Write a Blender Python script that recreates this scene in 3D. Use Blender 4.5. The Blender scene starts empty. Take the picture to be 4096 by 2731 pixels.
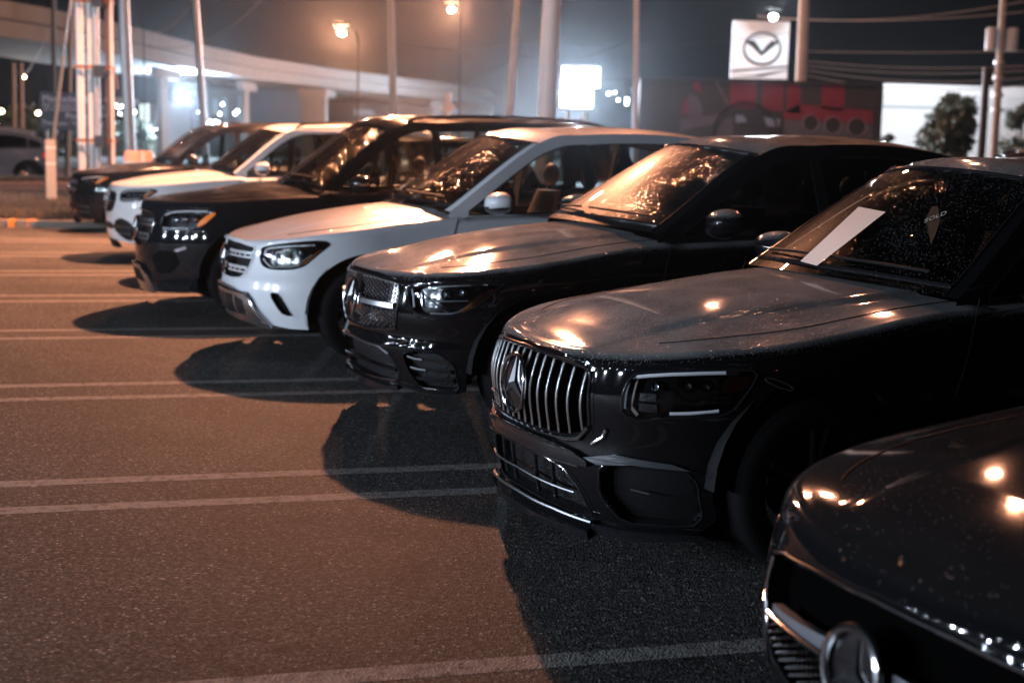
import bpy, bmesh, math, random
from mathutils import Vector, Matrix
from mathutils.geometry import tessellate_polygon
R = math.radians
SC = bpy.context.scene
COL = SC.collection
random.seed(7)

# ------------------------------------------------------------------ helpers
def tag(o, label=None, cat=None, group=None, kind=None):
    if label: o['label'] = label
    if cat: o['category'] = cat
    if group: o['group'] = group
    if kind: o['kind'] = kind
    return o

def empty(name, loc=(0, 0, 0), rz=0.0):
    o = bpy.data.objects.new(name, None); COL.objects.link(o)
    o.location = loc; o.rotation_euler = (0, 0, rz)
    return o

class MB:
    """collects vertices and faces, builds them as ONE mesh object"""
    def __init__(s): s.v = []; s.f = []
    def add(s, vs, fs):
        n = len(s.v); s.v += [tuple(v) for v in vs]; s.f += [tuple(i + n for i in f) for f in fs]
    def grid(s, rows, flip=False):
        m = len(rows[0]); vs = [p for r in rows for p in r]; fs = []
        for i in range(len(rows) - 1):
            for j in range(m - 1):
                q = (i*m + j, i*m + j + 1, (i+1)*m + j + 1, (i+1)*m + j)
                fs.append(q[::-1] if flip else q)
        s.add(vs, fs)
    def box(s, c, d, rz=0.0, bev=0.0, top=1.0):
        x, y, z = (a / 2 for a in d); ca, sa = math.cos(rz), math.sin(rz)
        vs = []
        for k in (-1, 1):
            t = top if k > 0 else 1.0
            for (i, j) in ((-1, -1), (1, -1), (1, 1), (-1, 1)):
                px, py = i*x*t, j*y*t
                vs.append((c[0] + px*ca - py*sa, c[1] + px*sa + py*ca, c[2] + k*z))
        s.add(vs, [(3, 2, 1, 0), (4, 5, 6, 7), (0, 1, 5, 4), (1, 2, 6, 5), (2, 3, 7, 6), (3, 0, 4, 7)])
    def tube(s, pts, r, n=8, caps=True, closed=False, flat=1.0):
        pts = [Vector(p) for p in pts]; m = len(pts); vs = []; prev = None
        for i, p in enumerate(pts):
            if closed: d = pts[(i+1) % m] - pts[i-1]
            else: d = pts[min(i+1, m-1)] - pts[max(i-1, 0)]
            d.normalize()
            if prev is None:
                a = Vector((0, 0, 1)) if abs(d.z) < .9 else Vector((1, 0, 0))
                u = d.cross(a).normalized()
            else: u = (prev - d * prev.dot(d)).normalized()
            prev = u; w = d.cross(u)
            rr = r[i] if isinstance(r, (list, tuple)) else r
            for k in range(n):
                a = 2*math.pi*k/n
                vs.append(p + u*math.cos(a)*rr + w*math.sin(a)*rr*flat)
        fs = []
        for i in range(m if closed else m-1):
            for k in range(n):
                a, b2 = i*n + k, i*n + (k+1) % n
                c, d2 = ((i+1) % m)*n + (k+1) % n, ((i+1) % m)*n + k
                fs.append((a, b2, c, d2))
        if caps and not closed:
            fs.append(tuple(range(n))[::-1]); fs.append(tuple((m-1)*n + k for k in range(n)))
        s.add(vs, fs)
    def lathe(s, prof, c, axis='y', n=40, sgn=1):
        """prof: (radius, offset along axis)"""
        vs = []
        for i in range(n):
            a = 2*math.pi*i/n
            for (r, h) in prof:
                if axis == 'y': vs.append((c[0] + r*math.cos(a), c[1] + h*sgn, c[2] + r*math.sin(a)))
                elif axis == 'x': vs.append((c[0] + h*sgn, c[1] + r*math.cos(a), c[2] + r*math.sin(a)))
                else: vs.append((c[0] + r*math.cos(a), c[1] + r*math.sin(a), c[2] + h*sgn))
        m = len(prof); fs = []
        for i in range(n):
            for j in range(m-1):
                fs.append((i*m + j, i*m + j + 1, ((i+1) % n)*m + j + 1, ((i+1) % n)*m + j))
        s.add(vs, fs)
    def sphere(s, c, r, n=12, sc=(1, 1, 1)):
        prof = [(max(1e-4, math.sin(math.pi*k/n))*r, -math.cos(math.pi*k/n)*r) for k in range(n+1)]
        k0 = len(s.v); s.lathe(prof, (0, 0, 0), 'z', n*2)
        for i in range(k0, len(s.v)):
            x, y, z = s.v[i]; s.v[i] = (c[0] + x*sc[0], c[1] + y*sc[1], c[2] + z*sc[2])
    def build(s, name, mat, parent=None, smooth=True, angle=40, xf=None, mats=None):
        me = bpy.data.meshes.new(name)
        vs = s.v if xf is None else [tuple(xf @ Vector(v)) for v in s.v]
        me.from_pydata(vs, [], s.f); me.validate()
        bm = bmesh.new(); bm.from_mesh(me)
        bmesh.ops.remove_doubles(bm, verts=bm.verts, dist=0.0004)
        bmesh.ops.recalc_face_normals(bm, faces=bm.faces)
        bm.to_mesh(me); bm.free()
        if smooth:
            me.shade_smooth()
            try: me.set_sharp_from_angle(angle=R(angle))
            except Exception: pass
        o = bpy.data.objects.new(name, me); COL.objects.link(o)
        if mat: me.materials.append(mat)
        if parent: o.parent = parent
        return o

def lerp(a, b, t): return a + (b - a)*t
def interp(xs, x):
    """smooth monotone-ish interpolation over [(x,y),...]"""
    if x <= xs[0][0]: return xs[0][1]
    if x >= xs[-1][0]: return xs[-1][1]
    for i in range(len(xs)-1):
        if x <= xs[i+1][0]:
            x0, y0 = xs[i]; x1, y1 = xs[i+1]; h = x1 - x0; t = (x - x0)/h
            def sl(k):
                if k <= 0: return (xs[1][1]-xs[0][1])/(xs[1][0]-xs[0][0])
                if k >= len(xs)-1: return (xs[-1][1]-xs[-2][1])/(xs[-1][0]-xs[-2][0])
                a = (xs[k][1]-xs[k-1][1])/(xs[k][0]-xs[k-1][0]); b = (xs[k+1][1]-xs[k][1])/(xs[k+1][0]-xs[k][0])
                return 0 if a*b <= 0 else 2*a*b/(a+b)
            m0, m1 = sl(i)*h, sl(i+1)*h
            return (2*t**3-3*t*t+1)*y0 + (t**3-2*t*t+t)*m0 + (-2*t**3+3*t*t)*y1 + (t**3-t*t)*m1
def inside(p, poly):
    x, y = p; c = False; n = len(poly)
    for i in range(n):
        x1, y1 = poly[i]; x2, y2 = poly[(i+1) % n]
        if (y1 > y) != (y2 > y) and x < (x2-x1)*(y-y1)/(y2-y1) + x1: c = not c
    return c
def smoothpoly(poly, it=2, keep=.18):
    for _ in range(it):
        out = []
        n = len(poly)
        for i in range(n):
            a, b = poly[i], poly[(i+1) % n]
            out.append((lerp(a[0], b[0], keep), lerp(a[1], b[1], keep)))
            out.append((lerp(a[0], b[0], 1-keep), lerp(a[1], b[1], 1-keep)))
        poly = out
    return poly
def densify(pts, L, closed=True):
    out = []; n = len(pts)
    for i in range(n if closed else n-1):
        a, b = pts[i], pts[(i+1) % n]
        k = max(1, int(math.dist(a, b)/L))
        for j in range(k): out.append(tuple(lerp(a[q], b[q], j/k) for q in range(len(a))))
    if not closed: out.append(tuple(pts[-1]))
    return out
def flatpatch(loops, L, fn, back=None):
    """triangulate 2D loops (first outer, rest holes), refine to edge length L, map by fn(a,b)->Vector; back: fn for an edge return"""
    loops3 = [[Vector((p[0], p[1], 0)) for p in densify(lp, L)] for lp in loops]
    tris = tessellate_polygon(loops3)
    flat = [p for lp in loops3 for p in lp]
    bm = bmesh.new(); vs = [bm.verts.new(p) for p in flat]
    for t in tris:
        try: bm.faces.new([vs[i] for i in t])
        except ValueError: pass
    for _ in range(4):
        es = [e for e in bm.edges if e.calc_length() > L*1.5 and not e.is_boundary]
        if not es: break
        bmesh.ops.subdivide_edges(bm, edges=es, cuts=1)
        bmesh.ops.triangulate(bm, faces=bm.faces)
    for f in bm.faces:
        if f.normal.z < 0: f.normal_flip()
    bd = [(e.verts[0].index, e.verts[1].index) for e in []]
    bm.verts.index_update()
    bd = [(e.verts[0].index, e.verts[1].index) for e in bm.edges if e.is_boundary]
    pts = [fn(v.co.x, v.co.y) for v in bm.verts]; raw = [(v.co.x, v.co.y) for v in bm.verts]
    fs = [tuple(v.index for v in f.verts) for f in bm.faces]
    bm.free()
    if back:
        m = {}
        for (a, b) in bd:
            for k in (a, b):
                if k not in m: m[k] = len(pts); pts.append(back(*raw[k]))
            fs.append((a, b, m[b], m[a]))
    return pts, fs

# ------------------------------------------------------------------ materials
MATS = {}
def newmat(name):
    m = bpy.data.materials.new(name); m.use_nodes = True
    nt = m.node_tree; bs = nt.nodes['Principled BSDF']
    MATS[name] = m
    return m, nt, bs
def pbr(name, col, rough=.5, metal=0.0, coat=0.0, noise=0.0, nscale=8.0, bump=0.0, bscale=60.0, emis=None, estr=0.0, spec=.5, coatr=.03):
    m, nt, bs = newmat(name)
    bs.inputs['Base Color'].default_value = (*col, 1); bs.inputs['Roughness'].default_value = rough
    bs.inputs['Metallic'].default_value = metal; bs.inputs['Coat Weight'].default_value = coat
    bs.inputs['Coat Roughness'].default_value = coatr
    bs.inputs['Specular IOR Level'].default_value = spec
    tc = nt.nodes.new('ShaderNodeTexCoord')
    if noise:
        n = nt.nodes.new('ShaderNodeTexNoise'); n.inputs['Scale'].default_value = nscale; n.inputs['Detail'].default_value = 5
        nt.links.new(tc.outputs['Object'], n.inputs['Vector'])
        mx = nt.nodes.new('ShaderNodeMix'); mx.data_type = 'RGBA'
        mx.inputs[6].default_value = (*[c*(1-noise) for c in col], 1); mx.inputs[7].default_value = (*[min(1, c*(1+noise)) for c in col], 1)
        nt.links.new(n.outputs['Fac'], mx.inputs[0]); nt.links.new(mx.outputs[2], bs.inputs['Base Color'])
    if bump:
        n2 = nt.nodes.new('ShaderNodeTexNoise'); n2.inputs['Scale'].default_value = bscale; n2.inputs['Detail'].default_value = 3
        nt.links.new(tc.outputs['Object'], n2.inputs['Vector'])
        bp = nt.nodes.new('ShaderNodeBump'); bp.inputs['Strength'].default_value = bump; bp.inputs['Distance'].default_value = .01
        nt.links.new(n2.outputs['Fac'], bp.inputs['Height']); nt.links.new(bp.outputs[0], bs.inputs['Normal'])
    if emis:
        bs.inputs['Emission Color'].default_value = (*emis, 1); bs.inputs['Emission Strength'].default_value = estr
    return m
def emit(name, col, s):
    m, nt, bs = newmat(name)
    bs.inputs['Base Color'].default_value = (0, 0, 0, 1)
    bs.inputs['Emission Color'].default_value = (*col, 1); bs.inputs['Emission Strength'].default_value = s
    return m
def droplets(nt, scale, amount, patch=2.2, tilt=.55, rough=.16, col=(.8, .8, .8), up=None, dif=.3):
    """returns (mask socket, shader socket) of small dew drops: each drop has its own tilt so that some glint"""
    N = nt.nodes; L = nt.links
    tc = N.new('ShaderNodeTexCoord'); geo = N.new('ShaderNodeNewGeometry')
    vor = N.new('ShaderNodeTexVoronoi'); vor.inputs['Scale'].default_value = scale; L.new(tc.outputs['Object'], vor.inputs['Vector'])
    sep = N.new('ShaderNodeSeparateColor'); L.new(vor.outputs['Color'], sep.inputs[0])
    ns = N.new('ShaderNodeTexNoise'); ns.inputs['Scale'].default_value = patch; ns.inputs['Detail'].default_value = 3; L.new(tc.outputs['Object'], ns.inputs['Vector'])
    th = N.new('ShaderNodeMapRange'); th.inputs[1].default_value = .35; th.inputs[2].default_value = .65; th.inputs[3].default_value = 1 - amount*.3; th.inputs[4].default_value = 1 - amount*1.6
    L.new(ns.outputs['Fac'], th.inputs[0])
    gt = N.new('ShaderNodeMath'); gt.operation = 'GREATER_THAN'; L.new(sep.outputs[0], gt.inputs[0]); L.new(th.outputs[0], gt.inputs[1])
    szr = N.new('ShaderNodeMapRange'); szr.inputs[3].default_value = .12; szr.inputs[4].default_value = .48; L.new(sep.outputs[1], szr.inputs[0])
    sz = N.new('ShaderNodeMath'); sz.operation = 'LESS_THAN'; L.new(vor.outputs['Distance'], sz.inputs[0]); L.new(szr.outputs[0], sz.inputs[1])
    d = N.new('ShaderNodeMath'); d.operation = 'MULTIPLY'; L.new(gt.outputs[0], d.inputs[0]); L.new(sz.outputs[0], d.inputs[1])
    if up:
        sx = N.new('ShaderNodeSeparateXYZ'); L.new(geo.outputs['Normal'], sx.inputs[0])
        u = N.new('ShaderNodeMapRange'); u.inputs[1].default_value = up[0]; u.inputs[2].default_value = up[1]; L.new(sx.outputs[2], u.inputs[0])
        d2 = N.new('ShaderNodeMath'); d2.operation = 'MULTIPLY'; L.new(d.outputs[0], d2.inputs[0]); L.new(u.outputs[0], d2.inputs[1]); d = d2
    c = N.new('ShaderNodeVectorMath'); c.operation = 'SUBTRACT'; L.new(vor.outputs['Color'], c.inputs[0]); c.inputs[1].default_value = (.5, .5, .5)
    sc = N.new('ShaderNodeVectorMath'); sc.operation = 'SCALE'; L.new(c.outputs[0], sc.inputs[0]); sc.inputs[3].default_value = tilt*2
    ad = N.new('ShaderNodeVectorMath'); ad.operation = 'ADD'; L.new(geo.outputs['Normal'], ad.inputs[0]); L.new(sc.outputs[0], ad.inputs[1])
    nm = N.new('ShaderNodeVectorMath'); nm.operation = 'NORMALIZE'; L.new(ad.outputs[0], nm.inputs[0])
    gl = N.new('ShaderNodeBsdfGlossy'); gl.inputs['Roughness'].default_value = rough; gl.inputs['Color'].default_value = (*col, 1); L.new(nm.outputs[0], gl.inputs['Normal'])
    df = N.new('ShaderNodeBsdfDiffuse'); df.inputs[0].default_value = (.7, .7, .7, 1)
    mxs = N.new('ShaderNodeMixShader'); mxs.inputs[0].default_value = dif; L.new(gl.outputs[0], mxs.inputs[1]); L.new(df.outputs[0], mxs.inputs[2])
    return d.outputs[0], mxs.outputs[0]
def paint(name, col, dew=0.0, rough=.3, film=0.0, coatr=.04, dscale=330, spec=.0, sheen=0.0):
    """clear coated car paint under a film of dew: glinting droplets and a patchy moist sheen painted on upward faces"""
    m, nt, bs = newmat(name); N = nt.nodes; L = nt.links
    bs.inputs['Base Color'].default_value = (*col, 1); bs.inputs['Specular IOR Level'].default_value = spec
    bs.inputs['Roughness'].default_value = rough; bs.inputs['Coat Weight'].default_value = 1.0
    tc = N.new('ShaderNodeTexCoord'); geo = N.new('ShaderNodeNewGeometry')
    sx = N.new('ShaderNodeSeparateXYZ'); L.new(geo.outputs['Normal'], sx.inputs[0])
    up = N.new('ShaderNodeMapRange'); up.inputs[1].default_value = .25; up.inputs[2].default_value = .75; L.new(sx.outputs[2], up.inputs[0])
    n = N.new('ShaderNodeTexNoise'); n.inputs['Scale'].default_value = 3.0; n.inputs['Detail'].default_value = 8; n.inputs['Roughness'].default_value = .6; L.new(tc.outputs['Object'], n.inputs['Vector'])
    fr = N.new('ShaderNodeMapRange'); fr.inputs[1].default_value = .3; fr.inputs[2].default_value = .7
    fr.inputs[3].default_value = coatr + film*.35; fr.inputs[4].default_value = coatr + film; L.new(n.outputs['Fac'], fr.inputs[0])
    fu = N.new('ShaderNodeMix'); fu.data_type = 'FLOAT'; fu.inputs[2].default_value = coatr; L.new(up.outputs[0], fu.inputs[0]); L.new(fr.outputs[0], fu.inputs[3])
    L.new(fu.outputs[0], bs.inputs['Coat Roughness'])
    last = bs.outputs[0]
    if sheen:   # thin moisture film on level panels, paled to imitate reflected lamp glow
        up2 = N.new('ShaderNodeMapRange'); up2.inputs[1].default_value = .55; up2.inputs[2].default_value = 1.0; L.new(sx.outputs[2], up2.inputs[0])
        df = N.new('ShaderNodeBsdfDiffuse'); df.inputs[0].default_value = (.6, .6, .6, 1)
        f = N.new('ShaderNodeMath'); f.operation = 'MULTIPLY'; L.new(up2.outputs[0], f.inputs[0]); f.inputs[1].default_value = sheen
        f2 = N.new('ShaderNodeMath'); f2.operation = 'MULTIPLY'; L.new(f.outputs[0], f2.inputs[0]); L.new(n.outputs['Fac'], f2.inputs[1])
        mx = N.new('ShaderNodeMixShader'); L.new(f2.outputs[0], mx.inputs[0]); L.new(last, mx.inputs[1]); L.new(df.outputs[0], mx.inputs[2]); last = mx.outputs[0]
    if dew:
        msk, sh = droplets(nt, dscale, dew, up=(.25, .7), dif=.5, tilt=.28)
        mx = N.new('ShaderNodeMixShader'); L.new(msk, mx.inputs[0]); L.new(last, mx.inputs[1]); L.new(sh, mx.inputs[2]); last = mx.outputs[0]
    L.new(last, N['Material Output'].inputs[0])
    return m
def glass(name, tint, rough=.0, dew=0.0, ior=1.5, dscale=260, film=0.0):
    m, nt, bs = newmat(name); N = nt.nodes; L = nt.links; N.remove(bs)
    tr = N.new('ShaderNodeBsdfTransparent'); tr.inputs[0].default_value = (*tint, 1)
    gl = N.new('ShaderNodeBsdfGlossy'); gl.inputs['Roughness'].default_value = rough
    lw = N.new('ShaderNodeFresnel'); lw.inputs[0].default_value = ior
    mx = N.new('ShaderNodeMixShader'); L.new(lw.outputs[0], mx.inputs[0]); L.new(tr.outputs[0], mx.inputs[1]); L.new(gl.outputs[0], mx.inputs[2])
    last = mx.outputs[0]
    if film:
        g2 = N.new('ShaderNodeBsdfGlossy'); g2.inputs['Roughness'].default_value = .34; g2.inputs['Color'].default_value = (.8, .8, .8, 1)
        mf = N.new('ShaderNodeMixShader'); mf.inputs[0].default_value = film; L.new(last, mf.inputs[1]); L.new(g2.outputs[0], mf.inputs[2]); last = mf.outputs[0]
    if dew:
        msk, sh = droplets(nt, dscale, dew, dif=.12)
        m2 = N.new('ShaderNodeMixShader'); L.new(msk, m2.inputs[0]); L.new(last, m2.inputs[1]); L.new(sh, m2.inputs[2]); last = m2.outputs[0]
    L.new(last, N['Material Output'].inputs[0])
    return m

CHROME = pbr('chrome', (.82, .83, .85), .12, 1.0)
CHROME2 = pbr('soft_chrome', (.85, .86, .88), .27, 1.0)
SATIN = pbr('satin_silver', (.55, .56, .58), .3, 1.0)
SILVERL = pbr('silver_paint_bar', (.6, .62, .64), .35, .3, .5)
SILVERP = pbr('silver_plastic', (.5, .51, .53), .35, .6, bump=.1)
BLACKG = pbr('gloss_black', (.012, .012, .014), .12, 0, 1.0)
BLACKP = pbr('black_plastic', (.008, .0085, .009), .6, spec=.12, bump=.3, bscale=300)
MESHB = pbr('black_mesh', (.008, .008, .009), .4, spec=.25, bump=.9, bscale=90)
SMOKE = pbr('smoked_reflector', (.11, .115, .125), .3, .9, bump=.25, bscale=40)
VOID = pbr('grille_void', (.002, .002, .002), .9, spec=0.0)
RUBBER = pbr('rubber', (.006, .006, .0065), .85, spec=.1, bump=.3, bscale=120)
RIM = pbr('alloy', (.3, .31, .33), .25, 1.0)
RIMD = pbr('dark_alloy', (.06, .062, .066), .3, .9)
AMBER = pbr('amber_plastic', (.75, .2, .02), .22, 0, .6)
AMBERH = pbr('amber_glow', (.95, .27, .03), .22, 0, .6, emis=(1, .22, .015), estr=.55)  # slight emission put into the amber so the markers glow
DRL = pbr('light_guide', (.85, .88, .92), .3, .2, .5)
LENSM = pbr('lamp_reflector', (.6, .62, .66), .08, 1.0)
INTD = pbr('interior_dark', (.02, .02, .022), .6, bump=.3)
CREAM = pbr('cream_leather', (.62, .57, .52), .5, bump=.2, noise=.06)
LEATHD = pbr('dark_leather', (.06, .055, .05), .5, bump=.2)
GLASS = glass('window_glass', (.62, .66, .66), .0)
GLASSD = glass('tinted_glass', (.16, .17, .18), .0)
WSGLASS = glass('windscreen_glass', (.30, .32, .32), .01, dew=.12, dscale=150, film=.02)
WSDEW = glass('dewy_windscreen', (.10, .105, .11), .05, dew=.62, film=.09, dscale=300)
WSDEW2 = glass('specked_windscreen', (.22, .23, .23), .01, dew=.30, film=.010, dscale=190)
LAMPGL = glass('headlamp_cover', (.92, .94, .95), .0)
P_WHITE = paint('white_paint', (.74, .76, .79), dew=.05, rough=.4, coatr=.05, film=.10, spec=.3)
P_WHITE2 = paint('pearl_white_paint', (.78, .78, .78), dew=0, rough=.4, coatr=.08, film=.1, spec=.3)
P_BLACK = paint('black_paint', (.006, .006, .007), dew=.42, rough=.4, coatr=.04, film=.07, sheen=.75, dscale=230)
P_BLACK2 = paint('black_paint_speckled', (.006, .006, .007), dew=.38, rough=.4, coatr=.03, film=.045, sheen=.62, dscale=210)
P_BLACKN = paint('black_paint_close', (.006, .006, .007), dew=.02, rough=.4, coatr=.03, film=.03, sheen=.03, dscale=330)
P_NAVY = paint('blue_black_paint', (.007, .008, .010), dew=0, rough=.4, coatr=.05, film=.2, sheen=.03)
P_PILLAR = paint('black_pillar', (.006, .006, .007), rough=.4, coatr=.04)
P_GREY = paint('grey_paint', (.10, .105, .12), dew=0, rough=.4, coatr=.05, film=.1)

# ------------------------------------------------------------------ a car, nose at x=0, bonnet towards +x, near side = -y
class Car:
    def __init__(s, **k):
        d = dict(L=4.7, W=.93, A=.95, n=2.4, wb=2.88, xw=.90, zw=.37, Ra=.46, Rt=.365,
                 zc=[(0, .85), (.05, .885), (.2, .93), (.5, 1.015), (.83, 1.085), (1.22, 1.145), (1.75, 1.185), (2.6, 1.2)],
                 zh=[(0, .85), (.3, .90), (.6, .965), (1.0, 1.02), (1.5, 1.075), (1.8, 1.09), (3, 1.12), (4.2, 1.16), (5.2, 1.16)],
                 zb=.27, T=None, crease=.010, paint=P_BLACK, glass=GLASS, ws=WSGLASS, trim=CHROME, flare=.02, yb=.805, yt=.60,
                 label='', rails=None, cladding=False, seats=CREAM, lights=None, grille=None, lower=None, emblem=None,
                 name='parked_car', cat='car', xf=[(.0, .14), (.2, .07), (.38, .01), (.55, .0), (.66, .0), (.80, .02), (.95, .05), (1.1, .08)],
                 holes=[], detail=True, roofmat=None, interior=True, tail=False, group=None, Arear=.55)
        d.update(k); s.__dict__.update(d)
        if s.T is None: s.T = [(1.60, 1.15), (2.43, 1.69), (2.9, 1.775), (3.6, 1.79), (4.1, 1.74), (4.35, 1.66), (4.58, 1.18)]
    # --- surfaces
    def wz(s, z, x=2.0):
        w = interp([(.15, s.W-.06), (.35, s.W-.02), (.6, s.W-.012), (.8, s.W), (.9, s.W-.005), (1.05, s.W-.03), (1.2, s.W-.06)], z)
        for xc in (s.xw, s.xw + s.wb):
            dd = math.hypot(x-xc, (z-s.zw)*1.05)
            w += s.flare*math.exp(-((dd-s.Ra)/.13)**2)*(1 if z < .95 else 0.6)
        # shallow sculpting of the doors
        if 1.4 < x < s.xw+s.wb-.3: w -= .02*math.exp(-((z-.62)/.16)**2)
        return w
    def frontx(s, y, z):
        q = min(.9995, abs(y)/s.wz(z, .5)); e = (1-q**s.n)**(1/s.n)
        return interp(s.xf, z)*e + s.A*(1-e)
    def F(s, y, z, off=0.0):
        y = max(-s.W*.985, min(s.W*.985, y))
        p = Vector((s.frontx(y, z), y, z))
        if off == 0: return p
        e = .006
        a = Vector((s.frontx(y+e, z), y+e, z)) - Vector((s.frontx(y-e, z), y-e, z))
        b = Vector((s.frontx(y, z+e), y, z+e)) - Vector((s.frontx(y, z-e), y, z-e))
        nn = a.cross(b).normalized()
        nn = -nn
        return p + nn*off
    def Sd(s, x, z, sg=-1, off=0.0):
        w = s.wz(z, x)
        Lr = s.L - s.Arear
        if x < s.A:
            q = 1-(x-0)/s.A; w *= max(.02, (1-max(0, q)**s.n))**(1/s.n)
        if x > Lr:
            q = min(1, (x-Lr)/s.Arear); w *= (max(.01, 1-q**2.6))**(1/2.6)
        return Vector((x, sg*(w+off), z))
    def Hd(s, x, y):
        zc, zh = interp(s.zc, x), interp(s.zh, x)
        z = zc - (zc-zh)*min(1, abs(y)/s.W)**2.1
        if s.crease:
            yl = .34 + .16*min(1.3, max(0, x))
            t = max(0, min(1, (yl + .05 - abs(y))/.05)); t = t*t*(3-2*t)
            fx = max(0, min(1, (x-.12)/.4))
            z += s.crease*t*fx
        return z
    def bottom(s, x):
        b = s.zb + (.05*max(0, 1-x/.3) if s.zb > .2 else 0)
        for xc in (s.xw, s.xw+s.wb):
            dx = abs(x-xc)
            if dx < s.Ra: b = max(b, s.zw + math.sqrt(s.Ra**2-dx*dx))
        return b
    def yg(s, z):
        zb, zt = s.T[0][1], max(t[1] for t in s.T)
        t = max(0, min(1.0, (z-zb)/(zt-.07-zb)))
        return lerp(s.yb, s.yt, t**1.15) - (.0 if z < zt-.07 else (z-zt+.07)*.6)
    def Tpts(s, m=64):
        # Catmull-Rom through T, but straight screen section first
        T = s.T; out = []
        for i in range(len(T)-1):
            p0 = T[max(i-1, 0)]; p1 = T[i]; p2 = T[i+1]; p3 = T[min(i+2, len(T)-1)]
            if i == 0: p0 = (2*p1[0]-p2[0], 2*p1[1]-p2[1])
            k = 14
            for j in range(k):
                t = j/k
                out.append(tuple(.5*((2*p1[q]) + (-p0[q]+p2[q])*t + (2*p0[q]-5*p1[q]+4*p2[q]-p3[q])*t*t + (-p0[q]+3*p1[q]-3*p2[q]+p3[q])*t**3) for q in (0, 1)))
        out.append(T[-1]); return out
    def Tz(s, x):
        P = s._tp
        for i in range(len(P)-1):
            if P[i][0] <= x <= P[i+1][0]:
                return lerp(P[i][1], P[i+1][1], (x-P[i][0])/max(1e-6, P[i+1][0]-P[i][0]))
        return P[0][1] if x < P[0][0] else P[-1][1]
    # --- building
    def build(s, loc, rz):
        rt = s.root = empty(s.name, loc, rz)
        tag(rt, s.label, s.cat, s.group)
        s._tp = s.Tpts()
        s.body(); s.greenhouse(); s.wheels()
        if s.detail: s.details()
        if s.interior: s.cabin()
        for h in (s.grille, s.lights, s.lower):
            if h: h(s)
        if s.tail: s.rear()
        return rt
    def stations(s):
        st = []
        fine = s.detail
        nF = 84 if fine else 40
        for i in range(nF+1): st.append(('f', math.pi/2*(i/nF)**1.0))
        xs = set()
        Lr = s.L - s.Arear; x = s.A
        while x < Lr: xs.add(round(x, 4)); x += .06
        for xc in (s.xw, s.xw+s.wb):
            for a in range(0, 181, 5):
                xx = xc - (s.Ra)*math.cos(R(a))
                if s.A < xx < Lr: xs.add(round(xx, 4))
            for xx in (xc-s.Ra-.002, xc+s.Ra+.002):
                if s.A < xx < Lr: xs.add(round(xx, 4))
        xs = sorted(xs); out = [xs[0]]
        for v in xs[1:]:
            if v - out[-1] > .0015: out.append(v)
        st += [('s', v) for v in out[1:]]
        for i in range(0, 19): st.append(('r', math.pi/2*(i/18)))
        return st
    def body(s):
        s._holes = [h if min(p[0] for p in h) > .001 else [(-.2, h[0][1])] + h + [(-.2, h[-1][1])] for h in s.holes]
        s._holes = [offs(h, .004) for h in s._holes]
        body = MB(); hood = MB(); gap = []; cowl = []
        st = s.stations(); nz = 40 if s.detail else 22
        Lr = s.L - s.Arear
        for sg in (-1, 1):
            rows = []; paths = []
            for kind, v in st:
                def pt(z, inset=0.0):
                    if kind == 'f':
                        w = s.wz(z, .5) if v < 1.2 else lerp(s.wz(z, .5), s.wz(z, s.A), (v-1.2)/.37)
                        e, c = math.sin(v)**(2/s.n), math.cos(v)**(2/s.n)
                        x = interp(s.xf, z)*c + s.A*(1-c); y = w*e
                        nx, ny = -math.cos(v), math.sin(v)
                        return x - nx*inset, max(0, y - ny*inset) if v > 0 else 0.0
                    if kind == 's': return v, s.wz(z, v) - inset
                    e, c = math.cos(v)**(2/2.6), math.sin(v)**(2/2.6)
                    xr = Lr + (s.Arear - interp([(0, .12), (.4, .03), (.7, 0), (1.1, .06), (1.3, .16)], z))*c
                    return xr - math.sin(v)*inset, max(0, s.wz(z, Lr)*e - math.cos(v)*inset)
                x0, y0 = pt(.8)
                r = .045 if kind != 'f' else lerp(.06, .045, v/1.5708)
                ztop = s.Hd(x0, y0) if x0 < 1.75 else interp(s.zh, x0)
                if x0 <= s.T[0][0] + .10:
                    for _ in range(5): ztop = s.Hd(*pt(ztop, r))
                b = s.bottom(x0)
                row = []
                for i in range(nz+1):
                    z = lerp(.16, ztop-r, i/nz)
                    z = max(z, b)
                    z = min(z, ztop-r)
                    x, y = pt(z); row.append((x, sg*y, z))
                for i in range(1, 6):
                    ph = math.pi/2*i/5
                    z = ztop - r + r*math.sin(ph); x, y = pt(z, r*(1-math.cos(ph))); row.append((x, sg*y, z))
                rows.append(row)
                # path inwards
                xs_, ys_ = pt(ztop, r)
                if x0 <= s.T[0][0] + .10:
                    xc = interp([(0, .22), (.3, .55), (.6, .85), (1.0, 1.12), (s.T[0][0]+.1, s.T[0][0]-.10)], x0)
                    P = []
                    M = 30 if s.detail else 14
                    for i in range(M+1):
                        t = i/M
                        y = ys_*(1-t); x = xc + (xs_-xc)*(1-t)**2
                        P.append((x, sg*y, s.Hd(x, y)))
                    paths.append(P)
                else:
                    P = []
                    yi = s.yb - .02
                    for i in range(5):
                        t = i/4; y = lerp(ys_, min(yi, ys_), t); P.append((xs_, sg*y, ztop + .012*math.sin(t*math.pi/2)))
                    paths.append(('b', P))
            # body lower grid with holes
            lo = MB(); lo.grid(rows)
            for f in lo.f:
                c = [sum(lo.v[i][k] for i in f)/4 for k in range(3)]
                if c[0] < s.A*.98 and any(inside((abs(c[1]), c[2]), h) for h in s._holes): continue
                zz = [lo.v[i][2] for i in f]
                if max(zz)-min(zz) < 1e-5: continue
                body.add([lo.v[i] for i in f], [(0, 1, 2, 3)])
            hp = [p for p in paths if p[0] != 'b']; bp = [p[1] for p in paths if p[0] == 'b']
            k1 = 4 if s.detail else 2
            hood.grid([p[k1:] for p in hp]); body.grid([p[:k1+1] for p in hp])
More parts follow.
